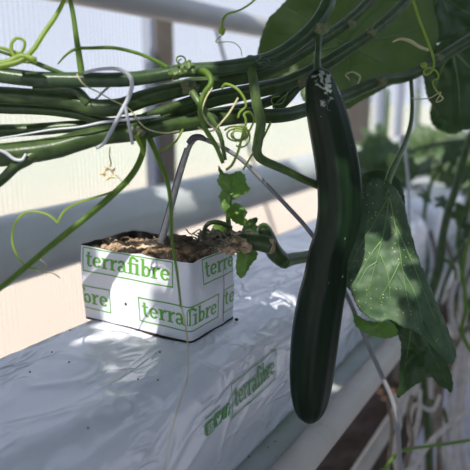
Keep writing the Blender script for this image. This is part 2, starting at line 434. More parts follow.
GL = {
 't': (.66, rect(.14, .22, .38, 1.32) + rect(0, .86, .6, 1.0) + stroke([(.26, .28), (.30, .12), (.42, .06), (.54, .09), (.62, .18)], [.22, .1])),
 'e': (.84, arc(.41, .49, .29, .42, 8, 325, .24, 20) + rect(.14, .47, .74, .58)),
 'r': (.74, rect(.12, 0, .38, 1) + rect(0, .88, .14, 1) + rect(0, 0, .52, .12) + stroke([(.36, .62), (.44, .82), (.56, .92), (.70, .84)], [.12, .26])),
 'a': (.86, arc(.30, .27, .20, .22, 40, 320, .20, 14) + rect(.46, .06, .70, .72) + stroke([(.10, .76), (.16, .90), (.32, .96), (.48, .92), (.58, .70)], [.18, .22]) + rect(.66, 0, .84, .12) + rect(.40, .48, .5, .56)),
 'f': (.60, rect(.14, 0, .40, 1.22) + rect(0, .88, .58, 1.0) + rect(.02, 0, .54, .12) + stroke([(.27, 1.2), (.32, 1.4), (.46, 1.50), (.60, 1.46), (.72, 1.36)], [.26, .18])),
 'i': (.54, rect(.12, 0, .38, 1) + rect(0, .88, .14, 1) + rect(0, 0, .50, .12) + rect(.12, 1.16, .38, 1.40)),
 'b': (.92, rect(.10, .02, .34, 1.52) + rect(0, 1.40, .12, 1.52) + arc(.50, .48, .26, .40, -160, 160, .24, 18)),
}
def word(s, x, y, sx, sy):
    out = []
    for ch in s:
        adv, qs = GL[ch]
        for q in qs: out.append([(x + a * sx, y + b_ * sy) for a, b_ in q])
        x += adv * sx
    return out, x
def frame(x0, y0, x1, y1, t):
    n = max(1, int((x1 - x0) / .003)); m = max(1, int((y1 - y0) / .003)); o = []
    o += rect(x0, y0, x1, y0 + t, n) + rect(x0, y1 - t, x1, y1, n)
    for (a, b_) in ((x0, x0 + t), (x1 - t, x1)):
        for k in range(m):
            ya, yb = y0 + (y1 - y0) * k / m, y0 + (y1 - y0) * (k + 1) / m; o.append([(a, ya), (b_, ya), (b_, yb), (a, yb)])
    return o
def clip(q, ax, lim, keep_less):
    out = []; n = len(q)
    for i in range(n):
        a, b_ = q[i], q[(i + 1) % n]
        ia = a[ax] <= lim if keep_less else a[ax] >= lim; ib = b_[ax] <= lim if keep_less else b_[ax] >= lim
        if ia: out.append(a)
        if ia != ib:
            s = (lim - a[ax]) / (b_[ax] - a[ax]); out.append(tuple(a[k] + (b_[k] - a[k]) * s for k in (0, 1)))
    return out
def printed(name, polys, fn, mat, parent, s0=-9, s1=9, z0=-9, z1=9):
    bm = bmesh.new()
    for q in polys:
        for ax, l, kl in ((0, s1, True), (0, s0, False), (1, z1, True), (1, z0, False)):
            if len(q) > 2: q = clip(q, ax, l, kl)
        if len(q) < 3: continue
        try: bm.faces.new([bm.verts.new(fn(a, b_)) for a, b_ in q])
        except Exception: pass
    bmesh.ops.remove_doubles(bm, verts=bm.verts, dist=1e-6)
    return build(name, bm, mat, parent, False)

# ---------------------------------------------------------------- the planted block
BX0, BX1, BY0, BY1, BH = -.4600, -.3175, .4505, .534, .081
Wd, Dp = BX1 - BX0, BY1 - BY0; PER = 2 * (Wd + Dp)
def per(s):
    s %= PER
    if s < Wd: return V((BX0 + s, BY0 + (.001 if 0 else 0), 0))
    if s < Wd + Dp: return V((BX1, BY0 + s - Wd, 0))
    if s < 2 * Wd + Dp: return V((BX1 - (s - Wd - Dp), BY1, 0))
    return V((BX0, BY1 - (s - 2 * Wd - Dp), 0))
def blk(s, z, off=0.0):
    r = .0045
    p = V((0, 0, 0))
    for k in range(-4, 5): p += per(s + r * k / 4)
    p /= 9
    d = per(s + .004) - per(s - .004); n = V((d.y, -d.x, 0)).normalized()
    k = z / BH
    bow = .0016 * math.sin(math.pi * k) + .0011 * nz((s * 1.0, z, 1), 38) 
    if abs(s - (Wd + .057)) < .012 : bow += .0007 * math.exp(-((s - Wd - .0575) / .002) ** 2)
    p += n * (bow + off); p.z = ST + z
    return p
block = empty('planting_block', 'white sleeved growing block printed in green, standing on the slab', 'planting block')
NS = 180
def rim(s): return BH * (1 + .022 * nz((s, 0, 4), 30) + .015 * nz((s, 2, 4), 90))
bm = bmesh.new(); rows = []
for j in range(17):
    row = []
    for i in range(NS):
        s = PER * i / NS; z = j / 16 * rim(s)
        if j == 0: z = .0002 + .0008 * (1 + nz((s, 1, 1), 40))
        row.append(bm.verts.new(blk(s, z)))
    rows.append(row)
for j in range(len(rows) - 1):
    for i in range(NS): bm.faces.new((rows[j][i], rows[j][(i + 1) % NS], rows[j + 1][(i + 1) % NS], rows[j + 1][i]))
slv = build('sleeve', bm, M['sleeve'], block)
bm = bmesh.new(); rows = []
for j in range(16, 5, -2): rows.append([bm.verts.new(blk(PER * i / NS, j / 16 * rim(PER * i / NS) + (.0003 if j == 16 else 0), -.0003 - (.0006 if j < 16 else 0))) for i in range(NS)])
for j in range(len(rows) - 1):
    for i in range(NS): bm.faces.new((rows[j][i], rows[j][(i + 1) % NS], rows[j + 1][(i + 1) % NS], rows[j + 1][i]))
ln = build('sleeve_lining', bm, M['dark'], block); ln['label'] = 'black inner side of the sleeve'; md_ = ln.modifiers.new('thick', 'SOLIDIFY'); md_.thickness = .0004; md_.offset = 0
# fibre core
bm = bmesh.new(); rows = []
for j in range(6):
    rows.append([bm.verts.new(blk(PER * i / NS, .002 + (BH * .875) * j / 5, -.0022)) for i in range(NS)])
cen = V(((BX0 + BX1) / 2, (BY0 + BY1) / 2, 0))
for k in range(1, 34):
    row = []
    for i in range(NS):
        a = rows[5][i].co; q = a.lerp(V((cen.x, cen.y, a.z)), k / 34)
        edge = min(1, k / 3)
        hx = (q.x - BX0) / Wd; hy = (q.y - BY0) / Dp; edge = min(1, k / 4)
        q.z = ST + BH * .90 + edge * (.0045 * nz(q, 55) + .0035 * nz(q, 130) + .0035 * nz(q, 260) + .002 * nz(q, 600)) + .0075 * hx * edge - .004 * hy * (1 - hx) + .007 * (1 - hy) * edge
        row.append(bm.verts.new(q))
    rows.append(row)
for j in range(len(rows) - 1):
    for i in range(NS): bm.faces.new((rows[j][i], rows[j][(i + 1) % NS], rows[j + 1][(i + 1) % NS], rows[j + 1][i]))
bm.faces.new(rows[-1]); build('fibre_core', bm, M['fibre'], block)
# loose fibres
bm = bmesh.new()
for k in range(70):
    x = R.uniform(BX0 + .006, BX1 - .006); y = R.uniform(BY0 + .005, BY1 - .005); a = R.uniform(0, 6.28); l = R.uniform(.008, .022)
    z = ST + BH * .92 + .004 * (x - BX0) / Wd + R.uniform(-.001, .004)
    pts = [V((x + math.cos(a) * l * (s - .5) + R.uniform(-.002, .002), y + math.sin(a) * l * (s - .5) + R.uniform(-.002, .002), z + R.uniform(-.001, .0035))) for s in (0, .25, .5, .75, 1)]
    pts = [V((min(max(p.x, BX0 + .003), BX1 - .003), min(max(p.y, BY0 + .003), BY1 - .003), p.z)) for p in pts]
    tubebm(pts, R.uniform(.0003, .0006), 5, bm=bm)
tag(build('loose_fibres', bm, M['rootmat'], block), kind='stuff')
clump('root_clump', P(240, 243, .592), (.0125, .012, .0085), M['rootmat'], block, .8, 110, 5)
clump('root_clump', P(228, 247, .585), (.010, .009, .0060), M['rootmat'], block, .8, 140, 5)
clump('crumb_patch', P(176, 243, .568), (.014, .012, .0050), M['core'], block, .8, 90, 5)
clump('crumb_patch', P(192, 247, .565), (.012, .012, .0040), M['core'], block, .8, 90, 5)
clump('crumb_patch', P(214, 239, .60), (.016, .010, .0065), M['moss'], block, .9, 130, 5)
bm = bmesh.new()
for k in range(46):
    q0 = P(R.uniform(196, 240), R.uniform(232, 248), R.uniform(.575, .60)); a = R.uniform(-.6, .6)
    pts = [q0 + V((math.cos(a), math.sin(a), 0)) * (.006 * k2 - .012) + V((R.uniform(-.002, .002), R.uniform(-.002, .002), R.uniform(-.002, .004))) for k2 in range(5)]
    tubebm([V(q) for q in cr([tuple(p) for p in pts], 3)], R.uniform(.0004, .0009), 5, bm=bm)
tag(build('root_strands', bm, M['moss'], block), kind='stuff')
# printing
GP = M['green_print']; T = .0013
def logo(x0, z0, text='terrafibre', wid=.116, hgt=.0265, parts=None, **k):
    ps = frame(x0, z0, x0 + wid, z0 + hgt, T)
    sx = (wid - .0095) / 7.36; sy = .0118
    w, xe = word(text, x0 + .0045, z0 + .0062, sx, sy); ps += w
    ps += rect(x0 + wid - .0042, z0 + .0185, x0 + wid - .0026, z0 + .0190)
    printed('printed_logo', ps, lambda s, z: blk(s, z, .00025), GP, block, z1=BH - .0012, **k)
SEAM = Wd + .0575
logo(.0045, .0535, wid=.119)
logo(-.075, .0115, wid=.116, s1=.0415)
logo(.0795, .0110, wid=.112)
logo(Wd + .021, .0535, text='terra', s1=SEAM)
wq, _ = word('re', SEAM + .0005, .0597, .0145, .0118)
printed('printed_logo', wq + frame(SEAM - .02, .0535, SEAM + .021, .080, T), lambda s, z: blk(s, z, .00025), GP, block, s0=SEAM + .0006, z1=BH - .001)
wq, _ = word('terr', SEAM + .003, .020, .0145, .0118)
printed('printed_logo', wq + frame(SEAM + .0006, .012, SEAM + .11, .0385, T), lambda s, z: blk(s, z, .00025), GP, block, s0=SEAM + .0006)
printed('sleeve_seam', rect(SEAM - .0003, .004, SEAM + .0004, BH - .002) , lambda s, z: blk(s + .0009 * math.sin(z * 300), z, .00035), M['dark'], block) if 0 else None
sp = []
for k in range(24):
    z0, z1 = .004 + .072 * k / 24, .004 + .072 * (k + 1) / 24
    o0, o1 = .0011 * nz((0, 0, z0), 60) * 2, .0011 * nz((0, 0, z1), 60) * 2
    ww = .00045 if k < 16 else .0002
    sp.append([(SEAM + o0 - ww, z0), (SEAM + o0 + ww, z0), (SEAM + o1 + ww, z1), (SEAM + o1 - ww, z1)])
printed('sleeve_seam', sp, lambda s, z: blk(s, z, .0003), M['dark'], block)
# slit cut in the slab film, showing dark round the foot of the block
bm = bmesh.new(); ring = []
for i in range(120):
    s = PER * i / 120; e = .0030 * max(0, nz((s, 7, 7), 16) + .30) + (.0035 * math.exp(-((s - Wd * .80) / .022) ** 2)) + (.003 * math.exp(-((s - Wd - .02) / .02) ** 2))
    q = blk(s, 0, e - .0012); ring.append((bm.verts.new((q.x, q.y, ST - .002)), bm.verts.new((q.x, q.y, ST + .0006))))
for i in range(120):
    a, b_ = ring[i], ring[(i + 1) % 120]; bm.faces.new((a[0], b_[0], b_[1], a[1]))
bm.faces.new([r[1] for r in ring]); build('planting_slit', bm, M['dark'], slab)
# specks of dirt and rivets of black plastic
for (u, v, r) in ((236.5, 319.5, .0022),):
    q = PZ(u, v, ST + .001); bm = bmesh.new(); bmesh.ops.create_icosphere(bm, subdivisions=2, radius=r)
    for v_ in bm.verts: v_.co = q + V((v_.co.x, v_.co.y, v_.co.z * .8))
    tag(build('dirt_crumb', bm, M['dark']), 'small black crumb beside the right foot of the printed block', 'crumb')
bm = bmesh.new(); bmesh.ops.create_icosphere(bm, subdivisions=2, radius=.0014); q = blk(.0625, .0265, .0006)
for v_ in bm.verts: v_.co = q + V((v_.co.x, v_.co.y * .5, v_.co.z))
build('dirt_speck', bm, M['dark'], block)
crumbs = [(70, 330), (69, 362), (108, 334), (138, 379), (158, 380), (88, 428), (160, 352), (52, 352), (30, 372)]
for i, (u, v) in enumerate(crumbs):
    q = PZ(u, v, ST + .0022); bm = bmesh.new(); bmesh.ops.create_icosphere(bm, subdivisions=1, radius=.0009)
    for v_ in bm.verts: v_.co = v_.co + q
    tag(build('dirt_speck', bm, M['dark']), 'tiny dark dirt speck on the top of the white slab', 'speck', 'dirt specks on the slab top')

# printing on the slab's side
def side(y, z, off=.0012):
    x = SX1; return V((x + slab_disp(x, y, z) + off, y, z))
def fine(polys, n=3):
    out = []
    for q in polys:
        if len(q) != 4: out.append(q); continue
        L = max(abs(q[0][0] - q[1][0]), abs(q[1][0] - q[2][0]), abs(q[0][1] - q[2][1]))
        k = max(1, int(L / .0025))
        for i in range(k):
            for j in range(k):
                def bl(s, r_):
                    return tuple((q[0][c] * (1 - s) + q[1][c] * s) * (1 - r_) + (q[3][c] * (1 - s) + q[2][c] * s) * r_ for c in (0, 1))
                out.append([bl(i / k, j / k), bl((i + 1) / k, j / k), bl((i + 1) / k, (j + 1) / k), bl(i / k, (j + 1) / k)])
    return out
ly0, ly1, lz0, lz1 = .466, .566, ZC - .3135, ZC - .2765
w2, _ = word('terrafibre', ly0 + .006, lz0 + .009, (ly1 - ly0 - .011) / 7.36, .0155)
printed('printed_logo', fine(frame(ly0, lz0, ly1, lz1, .0013) + w2), side, M['green_print2'], slab)
def ipx(u, v): p = PX(u, v, SX1); return p.y, p.z
y0_, z0_ = ipx(203, 436); y1_, z1_ = ipx(203, 416)
S_ = (ipx(228, 420)[0] - y0_) / 3.3; print('badge', S_)
def badge(y, z, s):      # rounded square
    qs = []; r = s * .18; n = 6; pts = []
    for (cx, cy, a0) in ((y + s - r, z + s - r, 0), (y + r, z + s - r, 90), (y + r, z + r, 180), (y + s - r, z + r, 270)):
        for k in range(n + 1):
            a = math.radians(a0 + 90 * k / n); pts.append((cx + r * math.cos(a), cy + r * math.sin(a)))
    c = (y + s / 2, z + s / 2)
    return [[c, pts[i], pts[(i + 1) % len(pts)]] for i in range(len(pts))]
for k in range(3):
    y = y0_ + k * S_ * 1.12; z = z0_ + k * .0006
    o = printed('printed_badge', badge(y, z, S_), lambda a, b_: side(a, b_, .0012), M['green_print2'], slab)
    c = (y + S_ / 2, z + S_ / 2); r = S_
    if k == 0:   # camera-like outline
        gl = frame(c[0] - .33 * r, c[1] - .33 * r, c[0] + .33 * r, c[1] + .33 * r, .07 * r) + arc(c[0], c[1], .15 * r, .15 * r, 0, 360, .09 * r, 16) + rect(c[0] + .16 * r, c[1] + .17 * r, c[0] + .23 * r, c[1] + .24 * r)
    elif k == 1: # small bird
        bp = [(-.34, -.22), (-.1, -.28), (.12, -.2), (.26, .02), (.28, .14), (.36, .24), (.25, .22), (.14, .28), (.02, .22), (0, .1), (-.16, .14), (-.3, .26), (-.32, .08), (-.26, -.02), (-.3, -.04), (-.2, -.14)]
        cc = (c[0], c[1]); pts = [(c[0] + a * r, c[1] + b_ * r) for a, b_ in bp]
        gl = [[cc, pts[i], pts[(i + 1) % len(pts)]] for i in range(len(pts))]
    else:
        gl = rect(c[0] + .04 * r, c[1] - .5 * r, c[0] + .18 * r, c[1] + .2 * r) + rect(c[0] - .08 * r, c[1] - .02 * r, c[0] + .3 * r, c[1] + .1 * r) + stroke([(c[0] + .11 * r, c[1] + .18 * r), (c[0] + .16 * r, c[1] + .32 * r), (c[0] + .32 * r, c[1] + .34 * r)], .14 * r)
    printed('badge_glyph', gl, lambda a, b_: side(a, b_, .0016), M['white_print'], o)
# small print above the badges
sm = []
for k in range(9): sm += rect(y0_ + .003 * k, z0_ + S_ + .0045, y0_ + .003 * k + .0021, z0_ + S_ + .0065)
printed('small_print', sm, side, M['green_print2'], slab)

# ---------------------------------------------------------------- the cucumber
prof = [(317.5, 69, 5), (318, 72, 9.5), (319, 78, 13), (320.5, 86, 15.2), (323, 98, 17.8), (327, 115, 20), (331.5, 135, 21), (335.5, 155, 21.6), (338.5, 175, 22), (340, 195, 22), (339.5, 215, 21.8), (335.5, 235, 20.8), (329, 255, 20.5),
        (325.5, 280, 22), (320, 305, 23.2), (315.5, 335, 23.6), (312.5, 365, 22.6), (311, 385, 21), (310, 400, 18.5), (309.5, 411, 14.5), (309.5, 418, 9.5), (309.5, 422, 4)]
cu = cr([(u, v, .525 + (v - 70) / 352 * .075, r) for u, v, r in prof], 5)
pts = [P(u, v, w) for u, v, w, r in cu]; rad = [max(r, .5) * w / F for u, v, w, r in cu]
cucumber = empty('cucumber', 'long dark green cucumber hanging vertically from the vine', 'cucumber')
fruit = build('fruit', tubebm(pts, rad, 72, .018, 11), M['cuke'], cucumber)
# move scar centre onto the skin
tube('fruit_stalk', [(319, 33, .532), (318.5, 45, .53), (317.5, 58, .527), (317.5, 72, .526)], .53, [9, 6, 6, 9], M['stem_bluish'], cucumber, 12, .06)

# ---------------------------------------------------------------- leaves
def serr(outl, amp=1.2, freq=.16, n=7):
    q = cr(list(outl) + [outl[0]], n)[:-1]; out = []; L = 0
    for i, p in enumerate(q):
        a = q[i - 1]; b_ = q[(i + 1) % len(q)]; dx, dy = b_[0] - a[0], b_[1] - a[1]; l = math.hypot(dx, dy) or 1
        L += math.hypot(p[0] - a[0], p[1] - a[1])
        k = amp * (((L * freq) % 1) - .5) + amp * .5 * noise.noise(V((p[0] * .09, p[1] * .09, 3)))
        out.append((p[0] + dy / l * k, p[1] - dx / l * k))
    return out
def traced_leaf(name, outl, cen, wf, mat, parent, veins=(), base=None, thick=.0006, rings=14, amp=1.2, vw=1.6, vmat=None, back=False, label=None, freq=.16):
    """outl: outline of the blade in the photograph; wf(u, v) gives each point its own distance"""
    ol = serr(outl, amp, freq); bm = bmesh.new(); rows = []
    for k in range(1, rings + 1):
        s = k / rings
        rows.append([bm.verts.new(P(*(cen[0] + (u - cen[0]) * s, cen[1] + (v - cen[1]) * s), wf(cen[0] + (u - cen[0]) * s, cen[1] + (v - cen[1]) * s))) for u, v in ol])
    c = bm.verts.new(P(*cen, wf(*cen))); n = len(ol)
    for i in range(n): bm.faces.new((c, rows[0][i], rows[0][(i + 1) % n]))
    for j in range(rings - 1):
        for i in range(n): bm.faces.new((rows[j][i], rows[j + 1][i], rows[j + 1][(i + 1) % n], rows[j][(i + 1) % n]))
    o = build(name, bm, mat, parent)
    if label: o['label'] = label
    md_ = o.modifiers.new('thick', 'SOLIDIFY'); md_.thickness = thick; md_.offset = 0
    if veins:
        bm = bmesh.new()
        for vn in veins:
            q = cr([tuple(p) for p in vn], 5); m = len(q)
            p3 = [P(u, v, wf(u, v) - .0004) for u, v in q]
            r3 = [max(.25, vw * (1 - .8 * i / (m - 1))) * .5 * wf(*q[i]) / F for i in range(m)]
            tubebm(p3, r3, 6, bm=bm)
        build('veins', bm, vmat or M['vein'], o)
    return o
def wv(f, a=.004, s=.03, seed=0):
    return lambda u, v: f(u, v) + a * noise.noise(V((u * s, v * s, seed))) + a * .35 * noise.noise(V((u * s * 3.3, v * s * 3.3, seed)))

# ---- vines: each long stem is a plant of its own
def knot(u, v, w, r, parent, mat='node'):
    return clump('node', P(u, v, w), (r * 1.15 * w / F, r * .8 * w / F, r * .75 * w / F), M[mat], parent, .45, 260, 4)

v1 = empty('cucumber_vine', 'topmost thick green vine stem, bending up to the top edge above the cucumber', 'vine', 'vine stems over the slab')
tube('stem', [(-20, 72, .50), (30, 79, .50), (70, 80, .50), (120, 80, .50), (150, 77, .505), (182, 71, .51), (215, 69, .515), (250, 64, .52), (275, 57, .525), (297, 43, .53), (314, 27, .535), (326, 8, .54), (331, -14, .545), (333, -60, .56)],
     .5, [16, 15, 14.5, 13.5, 14, 14, 15, 15, 14, 13], M['stem_bluish'], v1, 20, .05, wob=.05)
knot(186, 69, .506, 9, v1, 'stem_light'); knot(320, 29, .53, 7, v1); knot(262, 62, .515, 7, v1, 'stem_bluish'); knot(176, 74, .502, 7, v1, 'stem_light')
v2 = empty('cucumber_vine', 'second green vine stem from the top, passing just beneath the topmost', 'vine', 'vine stems over the slab')
tube('stem', [(-20, 94, .515), (40, 98, .515), (70, 101, .515), (95, 108, .515), (120, 107, .515), (150, 97, .52), (185, 88, .53), (225, 80, .54), (262, 73, .55), (292, 58, .57), (318, 42, .585), (345, 24, .60), (372, -2, .62), (395, -30, .64)],
     .5, [17, 16, 17, 17, 17, 15, 13, 12, 10, 9], M['stem'], v2, 20, .06, wob=.06)
knot(188, 88, .525, 9, v2); knot(348, 24, .60, 6, v2)
tube('side_shoot', [(88, 104, .512), (78, 92, .508), (66, 88, .506), (48, 89, .506), (33, 88, .506)], .5, [12, 9, 7, 4], M['stem'], v2, 12, .04)
v3 = empty('cucumber_vine', 'third green vine stem, climbing to the upper right behind the cucumber top', 'vine', 'vine stems over the slab')
tube('stem', [(-20, 108, .525), (40, 110, .525), (80, 115, .525), (112, 124, .525), (150, 121, .53), (185, 108, .54), (220, 98, .55), (255, 91, .56), (290, 82, .575), (325, 64, .59), (345, 51, .60), (372, 33, .615), (405, 2, .64), (425, -25, .65)],
     .5, [11, 10, 11, 14, 15, 15, 14, 12, 10, 10], M['stem'], v3, 20, .06, wob=.06)
knot(300, 80, .578, 8, v3); knot(371, 33, .61, 6, v3)
v4 = empty('cucumber_vine', 'lowest and thickest vine stem at the left, reaching the large leaves at right', 'vine', 'vine stems over the slab')
tube('stem', [(-20, 157, .50), (25, 153, .50), (60, 147, .505), (95, 137, .51), (130, 133, .515), (165, 127, .525), (205, 121, .54), (245, 116, .555), (280, 116, .57), (312, 108, .60), (345, 96, .64), (378, 82, .66), (408, 76, .68), (440, 58, .70), (482, 32, .72)],
     .5, [23, 22, 19, 17, 16, 14, 13, 11, 11, 11], M['stem'], v4, 20, .06, wob=.06)
knot(380, 82, .655, 6, v4); knot(136, 132, .508, 8, v4); knot(438, 58, .695, 5, v4)
tube('side_shoot', [(40, 150, .50), (26, 160, .495), (16, 166, .495), (4, 178, .50), (-14, 192, .505)], .5, [14, 12, 10, 9], M['stem'], v4, 14, .05)
tube('side_shoot', [(130, 128, .51), (145, 118, .512), (170, 108, .52), (200, 96, .53)], .5, [11, 10, 9, 6], M['stem'], v4, 14, .06)
v5 = empty('cucumber_vine', 'slim dark vine stem between the third and the lowest stems', 'vine', 'vine stems over the slab')
tube('stem', [(-20, 132, .53), (30, 130, .53), (70, 127, .53), (110, 124, .535), (150, 119, .545), (190, 116, .56), (225, 112, .575), (262, 104, .59), (290, 92, .60), (305, 82, .605), (330, 66, .62)],
     .5, [13, 12, 11, 11, 10, 9, 8], M['stem'], v5, 16, .05, wob=.05)
tube('side_shoot', [(276, 110, .588), (290, 96, .59), (300, 86, .592)], .5, [11, 9, 6], M['stem'], v5, 12, .05)

# drooping petioles
tube('petiole', [(250, 58, .522), (252, 72, .517), (254, 84, .513), (257, 105, .515), (261, 122, .52), (258, 142, .52), (257, 152, .52), (263, 160, .525), (285, 170, .54), (305, 180, .555), (330, 190, .58)], .52, [10, 9, 10, 10, 10, 9, 8, 8], M['petiole'] if 0 else M['stem_light'], v1, 14, .05)
tube('petiole', [(196, 69, .514), (207, 73, .505), (211, 83, .50), (203, 95, .50), (200, 112, .50), (206, 130, .50), (216, 146, .505), (223, 163, .51)], .5, [8, 6, 5, 5, 5, 4], M['petiole'], v1, 10)
tube('petiole', [(192, 92, .515), (200, 104, .51), (213, 122, .51), (221, 138, .515), (225, 160, .52)], .5, [7, 6, 5, 4], M['stem_light'], v2, 10)
tube('petiole', [(144, 138, .505), (142, 155, .50), (131, 176, .49), (108, 199, .48), (78, 224, .47), (46, 250, .462), (14, 277, .455), (-18, 302, .45)], .5, [6, 6.5, 6.5, 6, 5.5], M['petiole'], v4, 12)
tube('petiole', [(150, 139, .508), (158, 158, .50), (168, 184, .495), (171, 212, .49), (172, 240, .487), (177, 272, .485), (181, 308, .482)], .5, [6, 5, 4, 3, 2], M['petiole'], v4, 10)
tube('withered_tip', [(181, 305, .482), (186, 328, .480), (188, 352, .470), (187, 380, .462), (180, 402, .455), (172, 430, .448), (163, 475, .44), (158, 495, .436)], .48, [2, 1.3, 1.1, 1.0], M['tendril_pale'], v4, 6)
tube('petiole', [(-14, 46, .49), (8, 53, .49), (28, 60, .492), (48, 68, .495), (66, 75, .50)], .5, [5.5, 5, 4.5], M['stem_light'], v1, 10)
tube('petiole', [(82, 76, .50), (79, 55, .498), (76, 35, .496), (73, 14, .494), (69, -6, .492), (66, -20, .49)], .5, [7, 6, 5, 4.5, 4], M['petiole'], v1, 10)
tube('petiole', [(70, -12, .492), (57, 14, .488), (44, 33, .485), (33, 50, .482), (20, 61, .48), (2, 66, .478), (-15, 70, .476)], .5, [4, 5, 5, 6, 6], M['tendril'], v1, 10)
tube('tendril', [(58, 64, .495), (66, 55, .494), (76, 49, .494), (92, 48, .495), (115, 48, .497), (140, 54, .50), (158, 62, .503), (168, 68, .505)], .5, [1.5, 3, 3.5, 3.5, 5], M['petiole'], v1, 8)
tube('petiole', [(411, 80, .675), (412, 100, .67), (411, 122, .66), (405, 143, .64), (397, 160, .62), (389, 178, .605), (386, 196, .592)], .6, [4, 4, 5, 7, 8], M['stem_light'], v4, 10)
tube('petiole', [(112, 183, .49), (112, 183, .49)], .49, [1, 1], M['petiole'], v4) if 0 else None

# tendrils
def coil(u, v, w, r0, r1, turns, drift=(0, 0), n=34, ph=0, sq=1, fore=.012):
    out = []
    for i in range(n + 1):
        s = i / n; a = ph + 2 * math.pi * turns * s; r = r0 + (r1 - r0) * s
        out.append((u + r * math.cos(a) + drift[0] * s, v + r * sq * math.sin(a) + drift[1] * s, w + fore * s))
    return out
def tendril(px, w, wid, par, mat='tendril', n=4): return tube('tendril', px, w, wid, M[mat], par, 7, 0, n)
tendril([(129, 183), (112, 192), (94, 198), (78, 203), (67, 209), (61, 216), (58, 222.5), (54, 219), (46, 214), (34, 211.5), (23, 214), (15, 224), (12, 238), (15, 251), (22, 262), (30, 268), (38, 268)], .485, [2.5, 2.5, 2.6, 2.4, 2], v4)
tendril([(38, 268), (46, 268), (44, 262), (36, 259), (30, 263), (34, 270), (52, 273), (60, 278)], .49, [1.6, 1.2, 1], v4, 'tendril_pale')
tendril([(30, 62, .482), (18, 60, .481), (12, 52, .48), (12, 43, .48), (17, 38, .481), (24, 41, .482), (24, 48, .483), (20, 53, .484), (12, 51, .483), (2, 48, .482), (-12, 47, .48)], .48, [4, 3.5, 3, 3, 3], v1)
tendril([(36, 60, .48), (22, 56, .48), (8, 62, .479), (-10, 64, .478)], .48, [5, 7, 5], v1)
tendril([(262, -8, .50), (250, 4, .50), (238, 11, .50), (228, 14, .50), (223, 20, .50), (222, 28, .50)], .50, [2, 2.2, 3], v1)
clump('bud', P(222, 31, .50), (.0032, .0032, .0036), M['tendril'], v1, .4, 300, 2)
tendril([(222, 35), (216, 42), (232, 42), (240, 48), (242, 56)], .505, [1.2, .9, .8], v1)
tendril([(410, -10), (416, 10), (424, 32), (431, 50), (434, 62), (432, 71), (426, 75), (424, 71), (430, 68), (437, 72), (438, 78), (433, 81), (434, 87), (439, 94)], .60, [3, 2.6, 2.2, 1.8, 1.5], v4)
clump('bud', P(424, 65, .60), (.0034, .0034, .0034), M['tendril'], v4, .4, 300, 2)
tendril([(439, 94), (443, 99), (436, 102), (441, 92), (430, 98), (418, 99), (411, 98)], .602, [1.6, 1.2, 1], v4, 'tendril_pale')
# coils below the bundle
tendril([(222, 88, .51), (226, 84, .505), (236, 88, .50), (243, 96, .50), (246, 106, .50), (240, 112, .50), (238, 118, .50)], .5, [3, 2.5, 2.2], v2)
tendril(coil(236, 134, .497, 13, 5, 2.6, (3, 1), ph=3.6, sq=.62), .5, [2.0, 1.8, 1.6], v2, n=2)
tendril([(222, 134, .498), (214, 128, .50), (207, 122, .50), (202, 112, .50), (206, 98, .50), (212, 88, .50), (209, 84, .50)], .5, [1.6, 2], v2, 'tendril_pale')
tendril([(248, 134, .503), (254, 120, .50), (250, 112, .50), (244, 114, .50), (246, 122, .50), (241, 141, .50), (238, 152, .50), (232, 165, .50), (226, 170, .50)], .5, [2.0, 2.6, 3], v2)
tendril([(238, 98, .505), (230, 112, .503), (222, 122, .502), (214, 130, .50), (206, 131, .50), (198, 127, .50)], .5, [2.2, 2.0, 1.6], v2, 'tendril_pale')
tendril([(271, 122, .52), (262, 140, .52), (252, 155, .52), (243, 170, .52)], .52, [2.4, 2], v5)
tendril(coil(240, 132, .507, 7, 9, 1.2, (2, 6), ph=1, sq=1.1), .5, [1.6, 1.8], v2, n=2)
tendril([(280, 96, .57), (272, 98, .565), (273, 104, .56), (282, 103, .56), (288, 92, .565)], .56, [1.3, 1.3], v3)
tendril([(77, 74, .488), (80, 80, .487), (86, 86, .487), (98, 92, .488), (112, 100, .49), (125, 106, .495), (134, 114, .50), (141, 124, .502), (150, 130, .502), (165, 133, .503), (180, 131, .503)], .49, [1.5, 1.4, 1.4, 1.6], v1, 'tendril_pale')
tendril(coil(181, 59, .498, 5, 3, 1.4, (1, 3), ph=2, sq=.9), .5, [1.8, 1.5], v1, 'stem_light', 2)
tendril([(358, 84, .645), (360, 76, .642), (352, 72, .64), (346, 75, .64), (350, 80, .64)], .64, [2, 1.4], v4, 'tendril_pale')
tendril([(393, 42, .62), (400, 39, .62), (410, 41, .62), (420, 47, .625), (428, 50, .63)], .62, [2, 3.5, 3], v3, 'tendril_pale')
tendril([(136, 136, .50), (141, 146, .498), (144, 156, .497)], .5, [5, 4, 3], v4)
tendril([(183, 129, .51), (176, 141, .51), (166, 148, .51), (158, 152, .512)], .5, [2.5, 2], v5)
# dried flower hanging from the lowest stem
fl = empty('dried_flower', 'small dried star-shaped flower hanging under the lowest vine stem', 'flower')
tube('stalk', [(110, 147, .50), (109.5, 156, .50), (111, 163, .50), (110, 167, .50)], .5, [1.3, 1.8], M['flower'], fl, 6)
for k in range(5):
    a = 2 * math.pi * k / 5 + .4; cu_, cv_ = 108.5, 173.5
    tube('petal', [(cu_ + 4 * math.cos(a), cv_ + 4.2 * math.sin(a), .50), (cu_ + 6 * math.cos(a + .25), cv_ + 6 * math.sin(a + .25), .498), (cu_ + 9.3 * math.cos(a + .1), cv_ + 8 * math.sin(a + .1), .497)], .5, [3.4, 3, .8], M['flower'], fl, 7)
tube('flower_ring', [(108.5 + 4.2 * math.cos(a * .63), 173.5 + 4.4 * math.sin(a * .63), .5) for a in range(11)], .5, [2.2, 2.0], M['flower'], fl, 7)
tendril([(116, 175), (120, 179), (124, 182), (130, 176)], .497, [1, .8], v4, 'tendril_pale')

